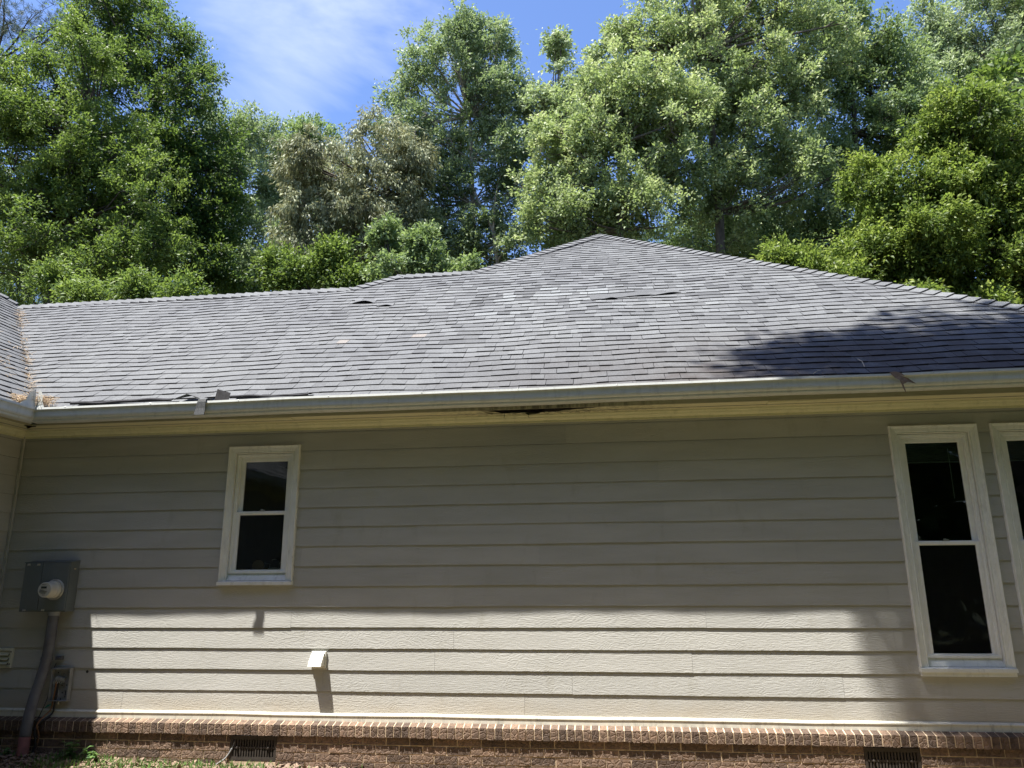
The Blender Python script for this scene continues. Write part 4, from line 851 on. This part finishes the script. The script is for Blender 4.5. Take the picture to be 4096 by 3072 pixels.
def tree(name, label, base, Y, lobes, leaf, bark, nclump, nleaf, size=0.13, aspect=0.5, droop=0.0, spread=0.42, r0=0.16, group='trees standing behind the house', flat=0.75, shell=0.4, needle=False, world=False, gap_=-1.75, limbs=()):
    """lobes: (px, py, rx, ry[, dY]) in photo units at depth Y, or world ellipsoids when world is set"""
    Ls = []
    for lb in lobes:
        if world: Ls.append((Vector(lb[:3]), lb[3], lb[4])); continue
        dY = lb[4] if len(lb) > 4 else 0.0; c = at(lb[0], lb[1], Y + dY); k = (c - CAMP).dot(FW) / 3000 * 1.85172
        Ls.append((c, lb[2] * k, lb[3] * k))
    if not world:                                                    # uneven outline: smaller lobes budding off each big one
        Ls = [(c, rx * 0.98, rz * 0.98) for c, rx, rz in Ls]; bud = []
        for c, rx, rz in Ls:
            for _ in range(5):
                u_ = Vector(unit(1)[0]); k = random.uniform(0.34, 0.55); bud.append((c + Vector((u_.x * rx, u_.y * rx, (u_.z * 0.8 + 0.15) * rz)) * 0.98, rx * k * random.uniform(0.7, 1.1), rz * k * random.uniform(0.7, 1.25)))
        Ls = Ls + bud
    bx = Vector((base[0], base[1], GZ - 0.3)) if world else Vector((at(base, 600, Y).x, Y, GZ - 0.3))
    root = empty(name, bx, label, 'tree', group); tk = MB()
    vol = [rx * rx * rz for _, rx, rz in Ls]; tot = sum(v ** (2 / 3) for v in vol)
    top = max(Ls, key=lambda q: q[0].z + q[2] * 0.4); tp = top[0] + Vector((0, 0, top[2] * 0.45))
    H_ = tp.z - bx.z; path = []
    for i in range(13):
        f = i / 12; b2 = Vector((0.25 * math.sin(f * 5 + bx.x), 0.25 * math.cos(f * 4 + bx.x), 0)) * (f * (1 - f) * 4) * (0.3 + H_ * 0.03)
        path.append(Vector((bx.x + (tp.x - bx.x) * f ** 1.3, bx.y + (tp.y - bx.y) * f ** 1.3, bx.z + H_ * f)) + b2)
    tk.tube(path, [r0 * (1.15 - 0.02) * (1 - i / 12) ** 0.8 + 0.018 for i in range(13)], 9)
    for ax_, ay_, bx_, by_, ra, rb in limbs:
        p, q = at(ax_, ay_, Y - 0.4), at(bx_, by_, Y - 0.4); tk.tube(smooth_path([p, (p + q) / 2 + Vector(unit(1)[0]) * 0.05 * (q - p).length, q], 5), [ra + (rb - ra) * i / 10 for i in range(11)], 8)
    nodes = [(p, r0 * (1 - i / 12) + 0.02) for i, p in enumerate(path) if i > 3]; C_, T_, BR, O_ = [], [], [], []
    for li, (c, rx, rz) in enumerate(Ls):
        n = max(5, int(1.35 * nclump * (vol[li] ** (2 / 3)) / tot))
        # limb from the trunk below the lobe
        st_ = min(path[2:11], key=lambda p: abs(p.z - (c.z - rz * 0.7)) + 0.15 * (p - c).length); ln = (c - st_).length
        mid = st_ + (c - st_) * 0.5 + Vector((0, 0, -0.06 * ln)) + Vector(unit(1)[0]) * 0.06 * ln; lp = smooth_path([st_, mid, c], 5); rr = max(0.03, min(r0 * 0.55, 0.02 + 0.012 * ln))
        tk.tube(lp, [rr * (1 - 0.8 * i / (len(lp) - 1)) for i in range(len(lp))], 6); loc = list(lp[3:])
        for j in range(min(7, 1 + n // 8)):
            u_ = Vector(unit(1)[0]); u_.z = abs(u_.z) * 0.8 - 0.15; e = c + Vector((u_.x * rx, u_.y * rx, u_.z * rz)) * 0.72; s0 = random.choice(loc[:len(lp)]); ll = (e - s0).length
            sp_ = smooth_path([s0, (s0 + e) / 2 + Vector(unit(1)[0]) * 0.09 * ll, e], 4); tk.tube(sp_, [max(0.007, rr * 0.42 * (1 - 0.85 * i / (len(sp_) - 1))) for i in range(len(sp_))], 5, caps=False); loc += sp_[2:]
        u_ = unit(n); rad = (shell + (1 - shell) * rng.random(n) ** 0.7)[:, None]; rad = np.where(rng.random((n, 1)) < 0.14, rad * (1.1 + 0.15 * rng.random((n, 1))), rad)
        lump = 1 + 0.16 * np.sin(u_[:, :1] * 5 + li) * np.cos(u_[:, 2:] * 4 + li * 2)
        P = np.array(c)[None] + u_ * np.array([rx, rx, rz])[None] * rad * lump
        arr = np.array([tuple(q) for q in loc]); tl_ = rng.random(n) * 0.5
        for k in range(n):
            if not world and math.sin(P[k][0] * 1.7 + li) + math.sin(P[k][1] * 1.5 + P[k][2] * 0.9) + math.sin(P[k][2] * 2.1 - P[k][0] * 0.8) < gap_: continue
            d2 = ((arr - P[k]) ** 2).sum(1); s0 = Vector(arr[int(d2.argmin())]); e = Vector(P[k])
            if (e - s0).length > 0.1: BR.append((s0, e))
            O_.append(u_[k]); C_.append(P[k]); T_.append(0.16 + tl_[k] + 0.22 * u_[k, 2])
    for s0, e in BR:
        m_ = (s0 + e) / 2 + Vector(unit(1)[0]) * 0.10 * (e - s0).length; tk.tube([s0, m_, e], [0.012, 0.008, 0.004], 3, caps=False)
    C_ = np.array(C_); T_ = np.array(T_); n = len(C_); idx = np.repeat(np.arange(n), nleaf); N = len(idx)
    sz = spread * (0.6 + 0.8 * rng.random(n)); off = unit(N) * (rng.random((N, 1)) ** 0.45) * sz[idx][:, None]; off[:, 2] *= flat
    if needle:
        off = unit(N) * 0.02; cen = C_[idx] + unit(N) * 0 + off; sub = rng.normal(size=(n, 5, 3)) * spread * np.array([1, 1, 0.35]); cen = cen + sub[idx, rng.integers(0, 5, N)]; dirs = unit(N); nrm = unit(N)
    else:
        K = 7; O = np.array(O_); ax = O[:, None, :] * 0.55 + rng.normal(size=(n, K, 3)) * 0.62 + np.array([0, 0, 0.28 - 0.75 * droop]); ax /= np.linalg.norm(ax, axis=2, keepdims=True)
        w_ = rng.integers(0, K, N); a_ = ax[idx, w_]; f_ = rng.random(N) ** 0.75; ln_ = sz[idx] * (0.75 + 0.7 * rng.random((n, K))[idx, w_])
        off = a_ * (f_ * ln_)[:, None] + rng.normal(size=(N, 3)) * (0.055 + 0.10 * sz[idx] * (1.2 - f_))[:, None]; off[:, 2] -= 0.10 * f_ ** 2 * ln_
        cen = C_[idx] + off; dirs = a_ * 0.75 + unit(N) * 0.75; dirs[:, 2] -= 0.10 + droop; nrm = unit(N) * 0.85 + np.array([-0.15, -0.35, 0.6])
        if droop > 0.5: nrm = unit(N) + np.array([0, -0.4, 0.2])
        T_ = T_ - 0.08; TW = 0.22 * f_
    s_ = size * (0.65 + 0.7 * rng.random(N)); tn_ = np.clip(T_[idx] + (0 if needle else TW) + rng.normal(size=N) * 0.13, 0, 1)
    mb = MB(); 
    root_m = tk.build('trunk', M[bark], root, smooth=True); root_m.location = -bx
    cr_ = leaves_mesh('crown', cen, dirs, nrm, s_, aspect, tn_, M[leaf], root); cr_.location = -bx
    return root
T = {}
# left side
T['pine'] = tree('pine_tree', 'dark pine reaching in at the top left corner', -60, 19, [(-60, 40, 120, 90), (70, 30, 90, 60, -1), (60, 130, 55, 35), (-30, 170, 60, 40), (120, 70, 40, 40)], 'l_pine', 'darkbark', 170, 136, 0.166, 0.06, needle=True, spread=0.42)
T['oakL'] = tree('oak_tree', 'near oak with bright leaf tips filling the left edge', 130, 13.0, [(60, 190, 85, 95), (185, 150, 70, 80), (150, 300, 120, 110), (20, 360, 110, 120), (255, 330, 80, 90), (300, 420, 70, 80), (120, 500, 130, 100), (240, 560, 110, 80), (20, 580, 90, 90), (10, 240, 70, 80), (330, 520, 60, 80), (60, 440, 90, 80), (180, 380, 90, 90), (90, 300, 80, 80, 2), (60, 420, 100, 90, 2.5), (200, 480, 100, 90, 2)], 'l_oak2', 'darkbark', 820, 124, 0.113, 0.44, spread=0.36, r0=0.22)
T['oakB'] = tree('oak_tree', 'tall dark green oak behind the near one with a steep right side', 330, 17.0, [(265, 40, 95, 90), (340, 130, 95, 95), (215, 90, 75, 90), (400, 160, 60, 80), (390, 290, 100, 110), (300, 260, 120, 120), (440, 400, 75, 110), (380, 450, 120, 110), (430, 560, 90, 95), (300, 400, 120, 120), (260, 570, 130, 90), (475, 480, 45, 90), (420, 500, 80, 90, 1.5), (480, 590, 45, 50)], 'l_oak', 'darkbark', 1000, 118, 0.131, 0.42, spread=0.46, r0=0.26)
# centre
T['grey1'] = tree('slim_tree', 'slim grey green tree just right of the dark oak', 545, 24, [(480, 290, 50, 65), (560, 290, 48, 58), (530, 400, 60, 80), (550, 520, 65, 70), (570, 600, 80, 50), (500, 580, 40, 60)], 'l_grey', 'darkbark', 330, 90, 0.155, 0.42, spread=0.48, gap_=-1.35)
T['grey2'] = tree('slim_tree', 'low rounded grey green tree between the slim tree and the bronze tree', 650, 26, [(640, 320, 60, 52), (690, 310, 45, 40), (620, 420, 60, 70), (640, 540, 60, 60), (600, 330, 45, 50), (720, 400, 60, 80), (580, 460, 50, 70)], 'l_mid', 'bark', 240, 99, 0.166, 0.42, spread=0.5)
T['bronze'] = tree('bronze_tree', 'bronze brown tree with drooping leaves left of the tall centre tree', 790, 18, [(840, 300, 72, 60), (740, 370, 90, 70), (700, 460, 75, 80), (830, 400, 90, 80), (790, 480, 75, 60), (670, 560, 60, 50), (880, 350, 45, 60), (660, 400, 50, 60), (720, 530, 70, 50), (860, 470, 50, 50)], 'l_bronze', 'bark', 420, 118, 0.166, 0.30, droop=0.9, spread=0.40, flat=0.9, r0=0.14)
T['tall'] = tree('tall_tree', 'tall grey green centre tree with a pale trunk', 1075, 20, [(975, 120, 75, 62), (1060, 130, 65, 60), (1000, 210, 120, 80), (900, 200, 62, 60), (1090, 230, 62, 80), (960, 300, 75, 60), (1090, 350, 65, 75), (1110, 300, 45, 80), (870, 290, 60, 60), (1020, 90, 50, 40), (920, 400, 65, 75), (1015, 400, 45, 40), (1105, 430, 45, 60), (960, 480, 45, 40), (1130, 520, 40, 45), (1050, 500, 40, 35), (1000, 540, 40, 40), (1100, 570, 45, 30)], 'l_grey', 'palebark', 560, 109, 0.146, 0.42, spread=0.42, r0=0.16, limbs=((1085, 640, 1066, 500, 0.10, 0.075), (1066, 500, 1010, 380, 0.065, 0.045), (1010, 380, 960, 300, 0.045, 0.025), (1066, 500, 1075, 400, 0.05, 0.035), (1075, 400, 1115, 280, 0.035, 0.02), (1076, 560, 1135, 470, 0.04, 0.02)))
T['young'] = tree('young_tree', 'low light green tree right above the middle of the roof', 960, 14.5, [(835, 520, 26, 30), (925, 545, 40, 40), (1010, 590, 40, 22), (870, 595, 60, 25), (960, 600, 40, 25)], 'l_mid', 'darkbark', 70, 87, 0.128, 0.46, spread=0.30, r0=0.08, shell=0.1)
T['young2'] = tree('young_tree', 'low tree in front of the slim trees behind the left ridge', 640, 15.5, [(640, 605, 40, 28), (715, 570, 26, 34), (760, 615, 35, 20), (590, 570, 20, 30)], 'l_oak2', 'darkbark', 95, 93, 0.137, 0.44, spread=0.48, r0=0.08, shell=0.1)
T['fill'] = tree('young_tree', 'leafy tree low behind the bronze tree and the centre trunk', 830, 22, [(760, 520, 90, 60), (880, 480, 70, 60), (850, 580, 120, 45), (960, 560, 50, 50), (1090, 600, 90, 35), (680, 600, 90, 45)], 'l_grey', 'darkbark', 380, 106, 0.155, 0.42, spread=0.42, r0=0.12)
T['fill2'] = tree('young_tree', 'shady tree low behind the roof peak', 1500, 23, [(1250, 500, 70, 40), (1380, 540, 90, 50), (1500, 540, 90, 50), (1620, 560, 90, 60), (1720, 580, 80, 60), (1800, 540, 80, 60), (1560, 480, 90, 60)], 'l_mid', 'darkbark', 380, 106, 0.155, 0.42, spread=0.45, r0=0.14)
T['sprig'] = tree('maple_tree', 'thin airy maple with open top sprigs against the sky', 1210, 19, [(1200, 110, 32, 45), (1280, 150, 22, 42), (1215, 200, 58, 45), (1165, 240, 40, 50), (1250, 260, 60, 50)], 'l_pale', 'bark', 105, 64, 0.146, 0.62, spread=0.34, r0=0.08, shell=0.2, gap_=-1.35)
# right
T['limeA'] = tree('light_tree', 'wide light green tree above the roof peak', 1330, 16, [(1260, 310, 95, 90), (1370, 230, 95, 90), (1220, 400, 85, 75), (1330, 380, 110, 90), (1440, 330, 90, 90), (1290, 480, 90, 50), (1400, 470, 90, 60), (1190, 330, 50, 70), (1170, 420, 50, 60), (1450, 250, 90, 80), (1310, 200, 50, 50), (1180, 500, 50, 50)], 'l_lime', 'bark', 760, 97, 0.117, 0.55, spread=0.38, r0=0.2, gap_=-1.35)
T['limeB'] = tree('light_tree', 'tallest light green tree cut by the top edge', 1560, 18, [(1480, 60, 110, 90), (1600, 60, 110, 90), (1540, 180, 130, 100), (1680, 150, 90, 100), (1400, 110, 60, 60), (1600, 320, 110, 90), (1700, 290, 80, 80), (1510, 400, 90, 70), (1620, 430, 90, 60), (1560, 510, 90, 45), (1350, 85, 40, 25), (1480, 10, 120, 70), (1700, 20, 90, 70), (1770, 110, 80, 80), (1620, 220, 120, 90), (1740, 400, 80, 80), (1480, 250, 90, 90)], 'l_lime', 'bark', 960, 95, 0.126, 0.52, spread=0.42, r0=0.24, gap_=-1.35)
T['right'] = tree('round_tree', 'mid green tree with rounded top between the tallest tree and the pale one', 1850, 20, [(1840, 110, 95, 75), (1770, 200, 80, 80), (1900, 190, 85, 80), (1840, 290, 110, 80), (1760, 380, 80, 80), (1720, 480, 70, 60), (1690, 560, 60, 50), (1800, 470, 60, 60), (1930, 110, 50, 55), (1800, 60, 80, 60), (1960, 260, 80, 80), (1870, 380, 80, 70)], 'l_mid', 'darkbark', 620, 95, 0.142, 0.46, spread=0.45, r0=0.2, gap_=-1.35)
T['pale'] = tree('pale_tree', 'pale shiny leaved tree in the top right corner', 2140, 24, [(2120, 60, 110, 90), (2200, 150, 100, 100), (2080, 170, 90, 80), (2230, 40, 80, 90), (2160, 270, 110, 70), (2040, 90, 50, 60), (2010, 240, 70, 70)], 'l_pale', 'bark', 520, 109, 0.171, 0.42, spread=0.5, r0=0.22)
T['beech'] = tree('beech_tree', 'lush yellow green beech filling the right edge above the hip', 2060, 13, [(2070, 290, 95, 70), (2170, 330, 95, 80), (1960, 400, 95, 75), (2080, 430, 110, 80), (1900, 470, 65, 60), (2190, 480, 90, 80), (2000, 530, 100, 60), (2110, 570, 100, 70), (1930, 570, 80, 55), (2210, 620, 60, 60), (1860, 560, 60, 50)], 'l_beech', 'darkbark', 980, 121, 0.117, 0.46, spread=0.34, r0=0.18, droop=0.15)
T['shrubR'] = tree('sapling', 'small leafy sapling poking up behind the right hip', 1740, 12.2, [(1745, 590, 30, 30), (1825, 612, 35, 24), (1690, 565, 16, 20), (1990, 655, 40, 20), (2130, 670, 40, 20)], 'l_beech', 'darkbark', 85, 93, 0.117, 0.46, spread=0.40, shell=0.1, r0=0.05)
T['shrubL'] = tree('sapling', 'leafy low sapling behind the left ridge under the oaks', 220, 10.5, [(190, 645, 40, 24), (300, 630, 30, 28), (395, 640, 30, 20), (105, 610, 26, 34)], 'l_oak2', 'darkbark', 100, 93, 0.107, 0.44, spread=0.40, shell=0.1, r0=0.06)
# farther trees closing the gaps: copies of the ones above
def tcopy(k, loc, sc, label, rz, group='trees farther back in the wood'):
    c = copy_tree(T[k]); c.location = Vector(loc); c.scale = (sc, sc, sc * 1.0); c.rotation_euler = (0, 0, rz); tag(c, label, 'tree', group); return c
for k, px, Y, sc, rz, lab in (('tall', 300, 34, 1.0, 1.0, 'far tree glimpsed through the two oaks at left'), ('right', 640, 38, 0.75, 2.2, 'far tree filling the gap under the bronze tree'), ('grey1', 870, 36, 0.85, 0.6, 'far slim tree low behind the bronze tree'),
                          ('right', 1340, 34, 0.62, 4.0, 'far tree seen low between the centre tree and the peak'), ('tall', 1620, 36, 0.95, 2.8, 'far tree behind the tallest light green tree'), ('right', 1950, 36, 1.0, 5.0, 'far tree behind the beech'),
                          ('grey1', 2180, 32, 1.2, 3.0, 'far slim tree at the right edge behind the beech'), ('tall', 60, 36, 1.05, 4.4, 'far tree behind the pine at the left edge')):
    p = at(px, 600, Y); tcopy(k, (p.x, Y, GZ - 0.3), sc, lab, rz)
# a tree beside the camera whose canopy shades the right end of the house
shade_lobes = []
for (tx, ty, tz, rr) in ((1.75, 0.0, 2.98, 0.42), (2.35, 0.15, 3.1, 0.62), (3.3, 0.22, 3.15, 0.72), (4.4, 0.30, 3.2, 0.85), (2.9, -0.1, 2.9, 0.6), (3.9, -0.1, 2.9, 0.9), (5.0, 0.1, 3.0, 0.9), (3.25, 0.0, 0.75, 0.62), (2.95, 0.0, -0.05, 0.45), (3.6, 0.0, 1.7, 0.6), (3.6, 0.0, 0.0, 0.5)):
    h_ = 16.2 - tz + 0.5 * math.sin(tx * 5); shade_lobes.append((tx - 0.262 * h_, ty - 0.238 * h_, tz + h_, rr, 0.45))   # boughs up the sunbeam from the patches they shade
shade_lobes.append((4.6, -4.6, 15.5, 2.0, 1.2))
T['shade'] = tree('shade_tree', 'broad tree right of the viewer shading the right end of the house', (7.2, -5.6), 0, shade_lobes, 'l_mid', 'bark', 290, 70, 0.15, 0.5, spread=0.36, r0=0.2, world=True, group='trees on the lawn side', shell=0.15)
T['edge'] = tree('woodland_tree', 'unseen full crowned edge tree straight behind the viewer, added to block sky light', (0.5, -14.0), 0, [(0.5, -14, 3, 3.4, 3.2), (-1.5, -13.5, 6.5, 3.0, 3.2), (2.5, -13.7, 7.0, 3.0, 3.4), (0.3, -14.3, 10.5, 3.4, 3.4), (-1, -14.0, 14.0, 2.8, 3.2), (1.5, -13.8, 16.0, 2.6, 2.8), (0.3, -14.0, 18.8, 2.0, 2.2), (-2.6, -13.3, 2.2, 2.0, 2.2), (3.4, -13.7, 2.4, 2.2, 2.2)], 'l_oak2', 'darkbark', 430, 60, 0.30, 0.5, spread=0.8, r0=0.22, world=True, group='trees on the lawn side', shell=0.3)  # unseen; it and its lawn-side copies are added to block sky fill
edge = [(-5.0, -13.2), (5.6, -13.4), (10.4, -12.2), (14.5, -9.6), (-9.8, -12.8), (-15.6, -13.4), (16.0, -4.5), (-19.5, -9.0), (16.5, 1.0), (-2.5, -22.5), (3.8, -23.0), (9.0, -21.5), (-8.4, -21.5), (14.5, -18.5), (-14.0, -19.0)]
names = ['first left', 'first right', 'second right', 'third right', 'second left', 'third left', 'fourth right', 'fourth left', 'fifth right', 'rear left of centre', 'rear right of centre', 'rear second right', 'rear second left', 'rear third right', 'rear third left']
for i, (x, y, sc, lab) in enumerate(((13.5, 15, 0.8, 'off the right end of the house'), (17, 9, 0.8, 'beside the right end of the house'), (12, 25, 0.8, 'far behind the beech'), (5, 29, 0.72, 'far behind the tallest light green tree'), (-3, 29, 0.72, 'far behind the tall centre tree'), (-10, 28, 0.72, 'far behind the slim trees'), (-17, 26, 0.8, 'far behind the oaks at left'))):
    tcopy('edge', (x, y, GZ - 0.3), sc, 'low crowned woodland tree ' + lab, 0.7 + i * 1.7, 'trees farther back in the wood')
for i, (x, y) in enumerate(edge):
    tcopy('edge', (x, y, GZ - 0.3), 0.72 + 0.25 * ((i * 7) % 5) / 4, 'unseen lawn edge tree %s behind the viewer, added to block sky light' % names[i], i * 1.3, 'trees on the lawn side')

# ------------------------------------------------------------------ weeds and grass at the foot of the wall
def weed(x, y, h, n, label, sz=0.05):
    r = empty('weed', (x, y, gz(x, y) - 0.01), label, 'plant', 'weeds at the foot of the wall'); t_ = MB(); cs, ds, ns = [], [], []
    for i in range(n):
        a = random.uniform(0, 6.28); L = h * random.uniform(0.5, 1.05); tip = Vector((0.4 * L * math.cos(a), 0.25 * L * math.sin(a), L)); t_.tube([(0, 0, 0), tip * 0.55 + Vector((0, 0, 0.05 * L)), tip], [0.003, 0.0022, 0.0012], 4)
        for k in range(9):
            f = 0.35 + 0.65 * k / 8; p = tip * f; b = random.uniform(0, 6.28); cs.append(tuple(p)); ds.append((math.cos(b), math.sin(b), random.uniform(-0.2, 0.35))); ns.append((random.gauss(0, .3), random.gauss(0, .3) - 0.2, 1))
    t_.build('stem', M['l_weed'], r); N = len(cs); leaves_mesh('leaves', np.array(cs), np.array(ds), np.array(ns), sz * (0.7 + 0.6 * rng.random(N)), 0.6, rng.random(N), M['l_weed'], r)
    return r
weed(-4.72, -0.20, 0.17, 7, 'taller green weed at the wall foot right of the conduit'); weed(-4.50, -0.22, 0.13, 5, 'smaller green weed just right of the taller one'); weed(-5.30, -0.22, 0.08, 4, 'tiny dark weed left of the conduit foot', 0.035)
weed(-3.15, -0.2, 0.05, 3, 'tiny weed under the left foundation vent', 0.025)
n = 1500; gx = np.concatenate([rng.uniform(-4.9, -2.9, n), rng.uniform(-5.7, 5, 900)]); gy = -0.10 - rng.gamma(1.6, 0.16, len(gx)); gzv = np.array([gz(a, b) for a, b in zip(gx, gy)]) + 0.0
hgt = 0.035 + 0.04 * rng.random(len(gx)); dd = unit(len(gx)) * 0.45 + np.array([0, 0, 1]); tag(leaves_mesh('grass', np.stack([gx, gy, gzv], 1), dd, unit(len(gx)) + np.array([0, -1, 0]), hgt, 0.16, rng.random(len(gx)), M['l_weed'], None), 'short green grass along the foot of the brick wall', 'grass', kind='stuff')
n = 5200; lx = rng.uniform(-5.6, -2.0, n); ly = -0.09 - rng.gamma(1.5, 0.14, n); lz = np.array([gz(a, b) for a, b in zip(lx, ly)]) + 0.008 + 0.015 * rng.random(n)
tag(leaves_mesh('leaf_litter', np.stack([lx, ly, lz], 1), unit(n) * np.array([1, 1, 0.25]), unit(n) * 0.5 + np.array([0, 0, 1]), 0.035 + 0.03 * rng.random(n), 0.5, rng.random(n), M['dryleaf'], None), 'dry brown leaf litter along the foot of the wall', 'leaf litter', kind='stuff')
